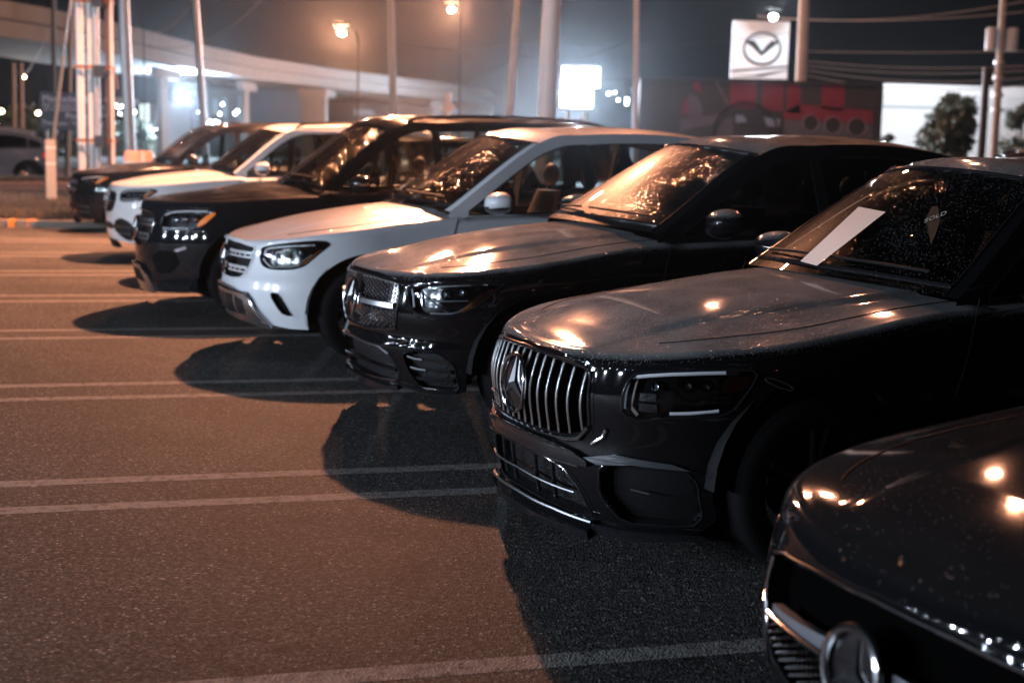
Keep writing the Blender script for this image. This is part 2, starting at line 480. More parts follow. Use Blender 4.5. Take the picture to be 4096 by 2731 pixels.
            gap.append([tuple(p[k1]) for p in hp if p[k1][0] > .35])
            cowl.append(hp[-1])
            body.grid(bp)
            body.grid([[hp[-1][j] for j in range(3)], [bp[0][j] for j in (0, 2, 4)]])
        body.f = [f for f in body.f]
        ob = body.build('body', s.paint, s.root)
        hd = hood.build('hood', s.paint, s.root)
        for gp in gap:
            g = MB(); g.tube([(p[0], p[1], p[2]+.0002) for p in gp], .003, 6); g.build('shut_line', BLACKP, hd)
        # cowl panel below the windscreen
        c = MB(); rws = []
        for k in range(3):
            rw = []
            for P, rev in ((cowl[0], False), (cowl[1], True)):
                pts = P if not rev else P[::-1]
                rw += [(p[0]+k*.07, p[1]*.97, p[2]-.006-.012*k) for p in (pts if not rev else pts[1:])]
            rws.append(rw)
        c.grid(rws); c.build('cowl_panel', BLACKP, s.root)
        # dark underbody and wheel wells
        u = MB(); W = s.W
        u.box((s.xw+s.wb/2, 0, .42), (s.wb-2*s.Ra-.02, 2*W-.14, .36))
        u.box((s.L-.42, 0, .5), (.5, 2*W-.35, .4)); u.box((.40, 0, .5), (.34, 2*W-.75, .5))
        u.box((s.L/2, 0, .45), (s.L-.9, .9, .3))
        for xc in (s.xw, s.xw+s.wb):
            for sg in (-1, 1):
                rws = []
                for a in range(0, 181, 12):
                    rws.append([(xc-(s.Ra+.012)*math.cos(R(a)), sg*yy, s.zw+(s.Ra+.012)*math.sin(R(a))) for yy in (W-.03, W-.2, W-.38)])
                u.grid(rws)
                u.grid([[(xc-(s.Ra+.02)*math.cos(R(a)), sg*(W-.38), s.zw+k*(s.Ra+.02)*math.sin(R(a))) for k in (0, 1)] for a in range(0, 181, 12)])
        u.build('underbody', BLACKP, s.root)
        if s.cladding:
            for xc in (s.xw, s.xw+s.wb):
                for sg in (-1, 1):
                    q = MB(); q.tube([s.Sd(xc-(s.Ra+.005)*math.cos(R(a)), s.zw+(s.Ra+.005)*math.sin(R(a)), sg, .002) for a in range(2, 179, 6)], .02, 8, flat=.6)
                    q.build('arch_trim', s.cladding, s.root)
    def greenhouse(s):
        TP = s._tp; nj = 28
        ws = MB(); roof = MB(); pil = MB(); rg = MB()
        def sec(p, i):
            x, z = p; w = s.yg(z)
            hx, hz = s.T[1]
            if x <= hx: bx = .21; cr = .035 + .02*(x-s.T[0][0])/(hx-s.T[0][0])
            else:
                t = (x-hx)/(s.T[-1][0]-hx); bx = .21*max(0, 1-t*2.4) - .14*max(0, (t-.7)/.3); cr = .055
            return [(x - bx*(1-(j/nj*2-1)**2), w*(j/nj*2-1), z + cr*(1-(j/nj*2-1)**2)) for j in range(nj+1)]
        secs = [sec(p, i) for i, p in enumerate(TP)]
        ih = max(i for i, p in enumerate(TP) if p[0] <= s.T[1][0]+1e-6)
        ir = max(i for i, p in enumerate(TP) if p[0] <= s.T[-2][0]+1e-6)
        ws.grid([r[1:-1] for r in secs[:ih+1]])
        roof.grid(secs[ih:ir+1]); rg.grid([r[2:-2] for r in secs[ir:]])
        for rr in (secs[:ih+1],):
            pil.grid([r[:2] for r in rr]); pil.grid([r[-2:] for r in rr])
        pil.grid([r[:3] for r in secs[ir:]]); pil.grid([r[-3:] for r in secs[ir:]])
        wo = ws.build('windscreen', s.ws, s.root)
        ro = roof.build('roof', s.roofmat or s.paint, s.root)
        rg.build('rear_window', GLASSD, s.root)
        # header seal, and a black border on the screen
        tr = MB()
        tr.tube([(p[0]-.004, p[1], p[2]+.004) for p in secs[ih]], .007, 6)
        tr.tube([(p[0], p[1], p[2]+.004) for p in secs[1][1:-1]], .012, 6)
        tr.tube([(r[1][0], r[1][1], r[1][2]+.003) for r in secs[:ih+1]], .006, 6); tr.tube([(r[-2][0], r[-2][1], r[-2][2]+.003) for r in secs[:ih+1]], .006, 6)
        tr.build('screen_seal', BLACKG, wo)
        # side frame with window openings
        belt = lambda x: interp(s.zh, x)-.005
        xe = s.T[-1][0]
        up = [p for p in TP]
        low = [(x, belt(x)) for x in [xe - (xe-s.T[0][0]+.02)*i/40 for i in range(41)]]
        outer = up + low
        def topz(x): return s.Tz(x-.045) - (.078 if x < s.T[1][0]+.1 else .085)
        x0 = s.T[0][0]+.16
        while topz(x0) < belt(x0)+.05: x0 += .01
        xB, xC = s.T[1][0]+.42, s.T[1][0]+1.36
        xD = s.T[-2][0]-.02
        wins = []
        for a, b2 in ((x0, xB-.035), (xB+.035, xC-.02), (xC+.03, xD)):
            if b2 - a < .15: continue
            k = 16; tp = [(lerp(a, b2, i/k), topz(lerp(a, b2, i/k))) for i in range(k+1)]
            if b2 == xD: tp[-1] = (b2, belt(b2)+.12); tp[-2] = (tp[-2][0], (tp[-3][1]+tp[-1][1])/2)
            lo = [(lerp(b2, a, i/4), belt(lerp(b2, a, i/4))+.035) for i in range(5)]
            wins.append(tp + lo)
        for sg in (-1, 1):
            fn = lambda a, b2: Vector((a, sg*s.yg(b2), b2))
            v, f = flatpatch([outer] + [w[::-1] for w in wins], .09, fn); pil.add(v, f)
            bp = MB(); v, f = flatpatch([[(xB-.04, belt(xB)+.02), (xB+.045, belt(xB)+.02), (xB+.03, topz(xB)+.01), (xB-.045, topz(xB)+.01)]], .08, lambda a, b2: Vector((a, sg*(s.yg(b2)+.003), b2)))
            bp.add(v, f); bp.build('door_pillar_trim', BLACKG, s.root)
            for k, w in enumerate(wins):
                g = MB(); v, f = flatpatch([w], .12, lambda a, b2: Vector((a, sg*(s.yg(b2)-.012), b2))); g.add(v, f)
                go = g.build('side_window', s.glass if k == 0 else (s.glass2 if hasattr(s, 'glass2') else GLASSD), s.root)
                q = MB(); q.tube([Vector((p[0], sg*(s.yg(p[1])-.004), p[1])) for p in densify(w, .05)], .008, 6, closed=True); q.build('window_seal', BLACKG, go)
            if s.trim:
                q = MB(); q.tube([Vector((x, sg*(s.yg(belt(x)+.02)+.012), belt(x)+.018)) for x in [x0-.03 + (xD-x0+.02)*i/20 for i in range(21)]], .009, 6, flat=.6)
                q.build('window_trim', s.trim, s.root)
            if s.rails:
                zt = lambda x: s.Tz(x)+.055
                xa, xb = s.T[1][0]+.15, s.T[-2][0]-.1
                pts = [(xa+(xb-xa)*i/24, sg*(s.yg(s.Tz(xa+(xb-xa)*i/24))-.035), zt(xa+(xb-xa)*i/24) - (.045 if i in (0, 24) else (.012 if i in (1, 23) else 0))) for i in range(25)]
                q = MB(); q.tube(pts, .018, 8); q.build('roof_rail', s.rails, s.root)
        pil.build('pillars', P_PILLAR if s.paint in (P_BLACK, P_BLACK2, P_NAVY, P_BLACKN) else s.paint, s.root)
        # wipers
        w = MB()
        for ya, yb in ((-.62, -.02), (.08, .66)):
            P = [Vector(secs[2][int((lerp(ya, yb, i/8)/s.yb*.5+.5)*nj)]) + Vector((-.02, 0, .012)) for i in range(9)]
            w.tube(P, .008, 5)
        w.build('wiper', BLACKP, s.root)
    def wheels(s):
        tmpl = None
        for xc in (s.xw, s.xw+s.wb):
            for sg in (-1, 1):
                yo = s.W-.005; Rt = s.Rt
                e = empty('wheel', (xc, sg*yo, Rt), 0); e.parent = s.root
                if tmpl is None or tmpl[2] != sg:
                    t = MB(); t.lathe([(Rt-.115, -.0), (Rt-.10, 0), (Rt-.05, .006), (Rt-.018, -.004), (Rt, -.03), (Rt, -.21), (Rt-.02, -.235), (Rt-.1, -.24)], (0, 0, 0), 'y', 48, sg)
                    to = t.build('tyre', RUBBER, e)
                    q = MB(); rr = Rt-.105
                    q.lathe([(rr, -.002), (rr-.012, 0), (rr-.02, -.02), (rr-.03, -.2)], (0, 0, 0), 'y', 48, sg)
                    for k in range(10):
                        a = 2*math.pi*(k//2)/5 + (.14 if k % 2 else -.14) + .3
                        ca, sa = math.cos(a), math.sin(a)
                        q.tube([(ca*.05, sg*-.035, sa*.05), (ca*rr*.6, sg*-.02, sa*rr*.6), (ca*(rr-.01), sg*-.008, sa*(rr-.01))], [.02, .016, .018], 6)
                    q.lathe([(.001, -.01), (.05, -.012), (.065, -.04), (.07, -.08)], (0, 0, 0), 'y', 24, sg)
                    ro = q.build('rim', getattr(s, 'rimmat', RIM), e)
                    dsk = MB(); dsk.lathe([(.001, -.1), (.17, -.1), (.17, -.12)], (0, 0, 0), 'y', 32, sg); do = dsk.build('brake_disc', RIMD, e)
                    tmpl = (to, ro, sg, do)
                    if sg == -1: tneg = tmpl
                else:
                    for o in (tmpl[0], tmpl[1], tmpl[3]):
                        c = o.copy(); COL.objects.link(c); c.parent = e
    def details(s):
        for sg in (-1, 1):
            m = empty('door_mirror', (0, 0, 0)); m.parent = s.root
            x, z = s.T[0][0]+.36, s.T[0][1]+.075; y = sg*(s.W+.10)
            h = MB(); h.sphere((0, 0, 0), 1.0, 14)
            vs = []
            for v in h.v:
                vx, vy, vz = v
                pw = lambda t, e: math.copysign(abs(t)**e, t)
                vx, vy, vz = (vx if vx < 0 else vx*.9), pw(vy, .8), pw(vz, .75)
                vx = vx*.15 if vx < 0 else vx*.03
                vs.append((x+vx + .02*vy*sg*0, y + vy*.135 + 0, z + vz*.086*(1-.22*vy*sg) + .012*vy*sg))
            h.v = vs; h.build('mirror_housing', s.paint if s.paint is not P_NAVY else BLACKG, m)
            lw = MB(); lw.add([(px_ - .004, py_, pz_) for px_, py_, pz_ in [(x + (vx_-x)*1.03, y + (vy_-y)*1.02, z + (vz_-z)*1.03) for vx_, vy_, vz_ in h.v]], [f for f in h.f if sum(h.v[i][2] for i in f)/len(f) < z-.030])
            lw.build('mirror_underside', BLACKG, m)
            k = MB(); k.tube([(x-.01, sg*(s.W-.09), z-.07), (x, sg*(s.W+.0), z-.055), (x+.005, sg*(s.W+.08), z-.04)], [.035, .025, .03], 8, flat=.6); k.build('mirror_arm', BLACKG, m)
            g = MB(); g.sphere((x+.027, y, z), 1, 10, (.006, .11, .068)); g.build('mirror_glass', CHROME, m)
            # door shut lines and handles
            q = MB()
            xd0, xB, xC = s.T[0][0]+.02, s.T[1][0]+.42, s.xw+s.wb-.30
            q.tube([s.Sd(lerp(xd0-.12, xd0+.02, ((zz-.35)/.75)**2), zz, sg, .0005) for zz in [.35+.75*i/14 for i in range(15)]], .0035, 5)
            q.tube([s.Sd(xB-.01, zz, sg, .0005) for zz in [.35+.74*i/14 for i in range(15)]], .0035, 5)
            q.tube([s.Sd(xd0-.12+(xC-xd0)*i/14, .345, sg, .0005) for i in range(15)], .0035, 5)
            q.build('door_gap', BLACKP, s.root)
            for hx in (xB-.24, xB+.62):
                hh = MB(); hh.tube([s.Sd(hx, .95, sg, .01), s.Sd(hx+.04, .953, sg, .035), s.Sd(hx+.15, .955, sg, .035), s.Sd(hx+.19, .953, sg, .01)], .013, 8); hh.build('door_handle', s.trim or s.paint, s.root)
    def cabin(s):
        d = MB(); x0 = s.T[0][0]
        rws = []
        for (dx, dz) in ((-.02, -.06), (.25, -.03), (.45, -.05), (.52, -.2), (.5, -.45)):
            rws.append([(x0+dx-.14*(1-(j/10*2-1)**2)*(1 if dx < .2 else .3), (s.yb-.06)*(j/10*2-1), s.T[0][1]+dz+.02*(1-(j/10*2-1)**2)) for j in range(11)])
        d.grid(rws); d.build('dashboard', INTD, s.root)
        t = MB(); t.box((s.L*.56, 0, .62), (s.L-1.9-.3, 2*s.W-.30, .1)); t.build('cabin_floor', INTD, s.root)
        for sg in (-1, 1):
            p = MB(); p.grid([[(x, sg*(s.yb-.035), z) for z in (.6, interp(s.zh, x)-.0)] for x in [x0+.1+(s.L-x0-.6)*i/12 for i in range(13)]]); p.build('door_card', INTD, s.root)
        for xs_ in (x0+1.06, x0+1.95):
            for sg in ((-1, 1) if xs_ < x0+1.5 else (-1, 1)):
                se = empty('seat', (xs_, sg*.38, .62)); se.parent = s.root
                b = MB()
                sec = []
                for i in range(9):
                    t = i/8; zz = t*.66; xx = .12 + t*.22; w = .25*(1-.25*t**3) ; th = .07*(1-.3*t)
                    sec.append([(xx-th, -w*.8, zz), (xx-th-.015, -w*.4, zz), (xx-th-.01, 0, zz), (xx-th-.015, w*.4, zz), (xx-th, w*.8, zz), (xx-th*.3, w, zz), (xx+th, w*.8, zz), (xx+th, 0, zz), (xx+th, -w*.8, zz), (xx-th*.3, -w, zz), (xx-th, -w*.8, zz)])
                b.grid(sec); b.add(sec[-1][:-1], [tuple(range(10))])
                b.build('backrest', s.seats, se)
                c = MB(); c.sphere((-.1, 0, .06), 1, 10, (.3, .25, .09)); c.build('cushion', s.seats, se)
                h = MB(); h.sphere((.36, 0, .80), 1, 10, (.055, .135, .10)); h.build('headrest', s.seats, se)
                p = MB()
                for yy in (-.06, .06): p.tube([(.34, yy, .62), (.355, yy, .76)], .007, 6)
                p.build('headrest_post', CHROME, se)
        w = MB(); cx, cz = x0+.62, s.T[0][1]-.03
        w.tube([(cx+.19*math.cos(a)*.35, -.38+.19*math.sin(a), cz+.19*math.cos(a)) for a in [2*math.pi*i/28 for i in range(28)]], .015, 6, closed=True)
        w.sphere((cx, -.38, cz), .055, 6); w.tube([(cx, -.56, cz), (cx, -.2, cz)], .014, 6)
        w.build('steering_wheel', BLACKP, s.root)
    def rear(s):
        Lr = s.L-s.Arear
        def G(y, z, off=0):
            q = min(.995, abs(y)/s.wz(z, Lr)); e = (1-q**2.6)**(1/2.6)
            xr = s.Arear - interp([(0, .12), (.4, .03), (.7, 0), (1.1, .06), (1.3, .16)], z)
            return Vector((Lr + xr*e + off, y*(1+off*.5), z))
        for sg in (-1, 1):
            t = MB(); v, f = flatpatch([[(.40, .90), (.60, .99), (.88, 1.03), (.905, .97), (.90, .86), (.84, .82), (.6, .85)]], .05, lambda a, b2: G(sg*a, b2, .012), lambda a, b2: G(sg*a, b2, -.02)); t.add(v, f)
            t.build('tail_lamp', MATS['tail_red'], s.root)
        b = MB(); v, f = flatpatch([[(-.7, .28), (.7, .28), (.78, .45), (-.78, .45)]], .1, lambda a, b2: G(a, b2, .01), lambda a, b2: G(a, b2, -.02)); b.add(v, f); b.build('rear_bumper_insert', BLACKP, s.root)
        p = MB(); p.box((s.L+.015, 0, .72), (.012, .34, .17)); p.build('number_plate', pbr('plate', (.6, .6, .62), .5), s.root)
emit('tail_red', (1, .02, .03), .7)

# ------------------------------------------------------------------ front details
def mirror(poly): return [(-a, b) for a, b in poly][::-1]
def symm(poly):
    """outline given for |y| from the centre top round to the centre bottom -> closed symmetric loop"""
    return [(a, b) for a, b in poly] + [(-a, b) for a, b in poly[::-1] if a > .001]
def bowl(s, poly, depth, mat, name, parent, L=.04, shrink=0.0):
    m = MB(); v, f = flatpatch([poly], L, lambda a, b: s.F(a, b, -depth), lambda a, b: s.F(a, b, .001)); m.add(v, f)
    o = m.build(name, mat, parent)
    collar(s, poly)
    return o
def offs(poly, d):
    n = len(poly); A = sum(poly[i][0]*poly[(i+1) % n][1]-poly[(i+1) % n][0]*poly[i][1] for i in range(n)); sg = 1 if A > 0 else -1
    out = []
    for i in range(n):
        a, b, c = poly[i-1], poly[i], poly[(i+1) % n]
        e1 = Vector((b[0]-a[0], b[1]-a[1])); e2 = Vector((c[0]-b[0], c[1]-b[1]))
        if e1.length < 1e-6 or e2.length < 1e-6: out.append(b); continue
        e1.normalize(); e2.normalize(); t = (e1+e2)
        if t.length < .2: out.append(b); continue
        t.normalize(); out.append((b[0]+t.y*d*sg, b[1]-t.x*d*sg))
    return out
def collar(s, poly, w=.022):
    m = MB(); v, f = flatpatch([offs(poly, w), offs(poly, -.001)[::-1]], .03, lambda a, b: s.F(a, b, .0018), None); m.add(v, f)
    return m.build('body_edge', s.paint, s.root)
def plate(s, poly, off, th, mat, name, parent, L=.035):
    m = MB(); v, f = flatpatch([poly], L, lambda a, b: s.F(a, b, off), lambda a, b: s.F(a, b, off-th)); m.add(v, f)
    return m.build(name, mat, parent)
def line(s, pts, r, off, mat, name, parent, L=.03, closed=False, flat=1.0, n=8):
    m = MB(); P = [s.F(a, b, off) for a, b in densify(pts, L, closed)]
    m.tube(P, r, n, closed=closed, flat=flat); return m.build(name, mat, parent)
def star(s, zc, r, off, parent, ring=.009, mat=None, ringmat=None, back=None):
    e = empty('emblem', (0, 0, 0)); e.parent = parent
    f = lambda u, v, o: s.F(u, zc+v, off+o)
    if back:
        m = MB(); n = 40; rr = [[f(math.cos(2*math.pi*i/n)*r*q, math.sin(2*math.pi*i/n)*r*q, -.012) for i in range(n+1)] for q in (.02, .35, .7, 1.0)]
        m.grid(rr); m.build('emblem_base', back, e)
    m = MB(); m.tube([f(r*math.cos(2*math.pi*i/56), r*math.sin(2*math.pi*i/56), 0) for i in range(56)], ring, 8, closed=True)
    m.build('emblem_ring', ringmat or CHROME, e)
    m = MB(); P = []; n = 6
    for i in range(n):
        a = math.pi/2 + i*math.pi/3
        q = r*.99 if i % 2 == 0 else r*.16
        P.append(f(q*math.cos(a), q*math.sin(a), -.004))
    c = f(0, 0, .016); cb = f(0, 0, -.012)
    m.add(P + [c, cb], [(i, (i+1) % n, n) for i in range(n)] + [((i+1) % n, i, n+1) for i in range(n)])
    m.build('emblem_star', mat or CHROME2, e, smooth=False)
    return e
def headlight(s, outline, sides=(-1, 1), drl=(), amber=None, proj=(), depth=.06, ambmat=None, extra=None, rim=BLACKG, drlr=.010, housing=None):
    outline = smoothpoly(outline, 2)
    for sg in sides:
        T = (lambda p: p) if sg > 0 else mirror
        sgn = lambda pts: [(sg*a, b) for a, b in pts]
        e = empty('headlight', (0, 0, 0)); e.parent = s.root
        bowl(s, sgn(outline), depth, housing or BLACKG, 'lamp_housing', e)
        line(s, sgn(outline), .007, .0, rim, 'lamp_bezel', e, closed=True, L=.03)
        for d in drl:
            pts, r = d[0], d[1]
            line(s, sgn(pts), r*1.15, -.005, d[2] if len(d) > 2 else DRL, 'light_guide', e, flat=.7)
        if amber: plate(s, sgn(smoothpoly(amber, 1)), -.006, .012, ambmat or AMBER, 'turn_signal', e)
        for (py, pz, r) in proj:
            c = s.F(sg*py, pz, -.045)
            m = MB(); m.lathe([(r*.92, -.02), (r, 0), (r*1.16, .004), (r*1.2, .03)], (0, 0, 0), 'x', 24)
            nrm = (s.F(sg*py, pz, .01) - s.F(sg*py, pz, 0)).normalized()
            rot = Vector((-1, 0, 0)).rotation_difference(Vector((nrm.x, nrm.y*.35, 0)).normalized()).to_matrix().to_4x4()
            m.build('lamp_ring', LENSM, e, xf=Matrix.Translation(c) @ rot)
            m = MB(); m.sphere((0, 0, 0), r*.9, 10, (.55, 1, 1)); m.build('projector_lens', MATS['proj'], e, xf=Matrix.Translation(c) @ rot)
        if extra: extra(s, sg, e)
        plate(s, sgn(outline), .003, .001, LAMPGL, 'lamp_cover', e)
m_ = pbr('proj', (.6, .64, .7), .22, .8, 1.0)

# ------------------------------------------------------------------ the individual fronts
def slot_bar(s, z, y0, y1, h, off, mat, name, parent, slots=True):
    """horizontal grille bar with a slotted face"""
    plate(s, [(y0, z-h), (y1, z-h), (y1, z+h), (y0, z+h)] if y0 < y1 else [(y1, z-h), (y0, z-h), (y0, z+h), (y1, z+h)], off, .03, mat, name, parent)
    if slots:
        a, b = min(y0, y1), max(y0, y1); n = max(1, int((b-a)/.075)); m = MB()
        for i in range(n):
            u0 = lerp(a, b, (i+.15)/n); u1 = lerp(a, b, (i+.85)/n)
            v, f = flatpatch([[(u0, z-h*.45), (u1, z-h*.45), (u1, z+h*.15), (u0, z+h*.15)]], .05, lambda p, q: s.F(p, q, off+.002)); m.add(v, f)
        m.build('bar_slots', BLACKG, parent)

def grille_two_bar(half, zs, zst, rst, h=.021, ext=.47, frame=None, bar=SILVERP):
    def g(s):
        e = empty('grille', (0, 0, 0)); e.parent = s.root
        P = smoothpoly(symm(half), 1, .12)
        bowl(s, P, .05, MESHB, 'mesh', e)
        line(s, P, .009, .002, frame or s.paint, 'grille_frame', e, closed=True)
        for z, ex in zip(zs, ext if isinstance(ext, (list, tuple)) else [ext]*len(zs)):
            for sg in (-1, 1):
                y0, y1 = sorted((sg*rst*.9, sg*ex)); slot_bar(s, z, y0, y1, h, .008, bar, 'grille_bar', e)
        star(s, zst, rst, .03, e, ring=.012, back=BLACKG)
    return g

# white car: two slotted bars, off-road skid plate
GLC_G = [(0, .885), (.28, .879), (.49, .859), (.502, .832), (.498, .765), (.477, .708), (.424, .648), (.34, .604), (.2, .589), (0, .585)]
GLC_H = [(.568, .851), (.616, .868), (.693, .888), (.769, .905), (.826, .918), (.858, .924), (.878, .920), (.888, .902), (.88, .869), (.864, .814), (.843, .758), (.825, .73), (.795, .712), (.734, .702), (.657, .702), (.611, .717), (.582, .745), (.565, .793)]
GLC_V = [(.662, .515), (.682, .527), (.716, .522), (.735, .494), (.757, .435), (.776, .359), (.768, .342), (.742, .342), (.716, .36), (.69, .424), (.666, .482)]
def glc_lights(s):
    headlight(s, GLC_H, drl=[([(.60, .80), (.60, .84), (.63, .857), (.70, .872), (.78, .885), (.85, .895)], .0085), ([(.595, .775), (.625, .745), (.66, .718)], .009), ([(.66, .716), (.78, .724), (.81, .745), (.85, .82)], .006)],
              amber=[(.868, .86), (.885, .87), (.872, .80), (.845, .74), (.815, .722), (.825, .75)], proj=[(.735, .815, .028), (.80, .835, .026), (.675, .80, .024)])
def glc_low(s):
    for sg in (-1, 1):
        P = [(sg*a, b) for a, b in GLC_V]
        bowl(s, P, .05, BLACKP, 'bumper_vent', s.root)
        line(s, P, .006, .0, s.paint, 'vent_edge', s.root, closed=True)
    sk = plate(s, symm([(0, .535), (.25, .53), (.44, .50), (.50, .455), (.565, .35), (.615, .252), (.60, .235), (.44, .262), (.2, .28), (0, .285)]), .022, .03, SATIN, 'skid_plate', s.root)
    for (a, b) in ((-.42, -.30), (-.26, -.07), (-.03, .03), (.07, .26), (.30, .42)):
        q = lambda y: .47 - .10*max(0, (abs(y)-.3)/.12)*.3
        plate(s, [(a, .345), (b, .345), (b, q(b)), (a, q(a))], .0245, .01, MESHB, 'skid_opening', sk)
    line(s, [(-.46, .50), (0, .512), (.46, .50)], .011, .03, CHROME, 'skid_rim', sk)
    for sg in (-1, 1): line(s, [(sg*.46, .50), (sg*.51, .45), (sg*.60, .28)], .012, .03, CHROME, 'skid_rim', sk)
    line(s, [(-.44, .335), (0, .35), (.44, .335)], .009, .028, CHROME, 'skid_rim', sk)

# black car with the studded grille
D_G = [(0, .89), (.27, .887), (.47, .868), (.505, .85), (.517, .80), (.513, .642), (.49, .603), (.41, .588), (.15, .576), (0, .573)]
D_H = [(.57, .844), (.60, .85), (.66, .862), (.72, .873), (.80, .885), (.86, .893), (.892, .886), (.885, .856), (.872, .805), (.850, .757), (.82, .718), (.78, .700), (.70, .696), (.637, .70), (.595, .734), (.572, .79)]
def d_grille(s):
    e = empty('grille', (0, 0, 0)); e.parent = s.root
    P = smoothpoly(symm(D_G), 1, .12)
    bowl(s, P, .03, BLACKG, 'grille_back', e)
    line(s, P, .008, .004, BLACKG, 'grille_frame', e, closed=True)
    line(s, [(-.5, .857), (-.27, .878), (0, .882), (.27, .878), (.5, .857)], .004, .010, SATIN, 'grille_rim', e)
    line(s, [(-.50, .60), (-.41, .580), (-.15, .568), (.15, .568), (.41, .580), (.50, .60), (.522, .66), (.522, .8)], .005, .010, CHROME, 'grille_rim', e)
    pins = MB()
    zc = .73; k = 0
    for i in range(-26, 27):
        for j in range(-8, 9):
            y = i*.0255; z = zc + j*.0235 + (.0118 if i % 2 else 0)
            if abs(z-zc) < .03 or math.hypot(y, (z-zc)) < .155: continue
            if not inside((y, z), [(a*.975, zc+(b-zc)*.94) for a, b in P]): continue
            c = s.F(y, z, .006); r = .0095
            pins.add([c+Vector((-.006, 0, 0)), c+Vector((.004, -r, -r*.2)), c+Vector((.004, 0, r*1.1)), c+Vector((.004, r, -r*.2)), c+Vector((.004, 0, -r*1.2))], [(0, 1, 2), (0, 2, 3), (0, 3, 4), (0, 4, 1)])
    pins.build('grille_studs', CHROME2, e, smooth=False)
    for sg in (-1, 1):
        y0, y1 = sorted((sg*.12, sg*.49)); plate(s, [(y0, zc-.016), (y1, zc-.016), (y1, zc+.016), (y0, zc+.016)], .016, .03, SATIN, 'grille_bar', e)
        line(s, [(y0, zc+.014), (y1, zc+.014)], .004, .02, CHROME, 'grille_bar_edge', e)
        line(s, [(sg*.115, zc), (sg*.135, zc+.03), (sg*.135, zc-.03)], .012, .02, CHROME, 'bar_end', e)
    star(s, zc, .112, .035, e, ring=.011, back=BLACKG)
def d_lights(s):
    headlight(s, D_H, drl=[([(.655, .84), (.68, .852), (.74, .866), (.82, .879), (.865, .886)], .007), ([(.70, .708), (.775, .710), (.80, .722), (.835, .765), (.868, .845)], .0055), ([(.585, .835), (.60, .80), (.615, .735)], .007), ([(.67, .772), (.83, .79)], .004), ([(.578, .838), (.62, .80), (.70, .782), (.735, .745), (.775, .714)], .006, CHROME2)],
              amber=[(.862, .852), (.888, .862), (.875, .80), (.845, .735), (.80, .705), (.815, .738)], proj=[(.745, .82, .026), (.805, .835, .026)])
def d_low(s):
    cen = [(0, .475), (.36, .465), (.46, .43), (.50, .36), (.50, .29), (.42, .262), (0, .275)]
    bowl(s, smoothpoly(symm(cen), 1, .12), .05, MESHB, 'lower_intake', s.root)
    line(s, [(-.45, .44), (-.36, .473), (0, .483), (.36, .473), (.45, .44)], .005, .006, SATIN, 'intake_rim', s.root)
    line(s, [(-.49, .345), (0, .36), (.49, .345)], .009, .004, BLACKG, 'intake_bar', s.root)
    line(s, [(-.49, .285), (-.3, .278), (0, .282), (.3, .278), (.49, .285), (.515, .275)], .006, .012, CHROME, 'intake_bar', s.root)
    for sg in (-1, 1):
        C = smoothpoly([(sg*a, b) for a, b in [(.55, .45), (.62, .485), (.74, .475), (.785, .41), (.787, .28), (.77, .258), (.63, .258), (.575, .35)]], 1, .15)
        bowl(s, C, .05, MESHB, 'corner_intake', s.root)
        line(s, C, .005, .003, BLACKG, 'corner_intake_edge', s.root, closed=True)
        for z in (.425, .365, .31): plate(s, [(sg*.60 if sg > 0 else -.77, z-.008), (.77 if sg > 0 else -.60, z-.008), (.77 if sg > 0 else -.60, z+.008), (sg*.60 if sg > 0 else -.77, z+.008)], -.008, .03, BLACKG, 'intake_fin', s.root)
        line(s, [(sg*.58, .44), (sg*.62, .43), (sg*.66, .428)], .008, -.004, SATIN, 'fin_tip', s.root)
        line(s, [(sg*.59, .375), (sg*.63, .368), (sg*.67, .366)], .008, -.004, SATIN, 'fin_tip', s.root)
        line(s, [(sg*.53, .52), (sg*.60, .535), (sg*.72, .53)], .004, .002, CHROME, 'bumper_crease', s.root)
        line(s, [(sg*.50, .26), (sg*.62, .243), (sg*.77, .245)], .012, .0, BLACKG, 'splitter', s.root)
    plate(s, symm([(0, .262), (.42, .25), (.50, .262), (.50, .235), (.3, .215), (0, .215)]), .03, .05, BLACKG, 'splitter', s.root)

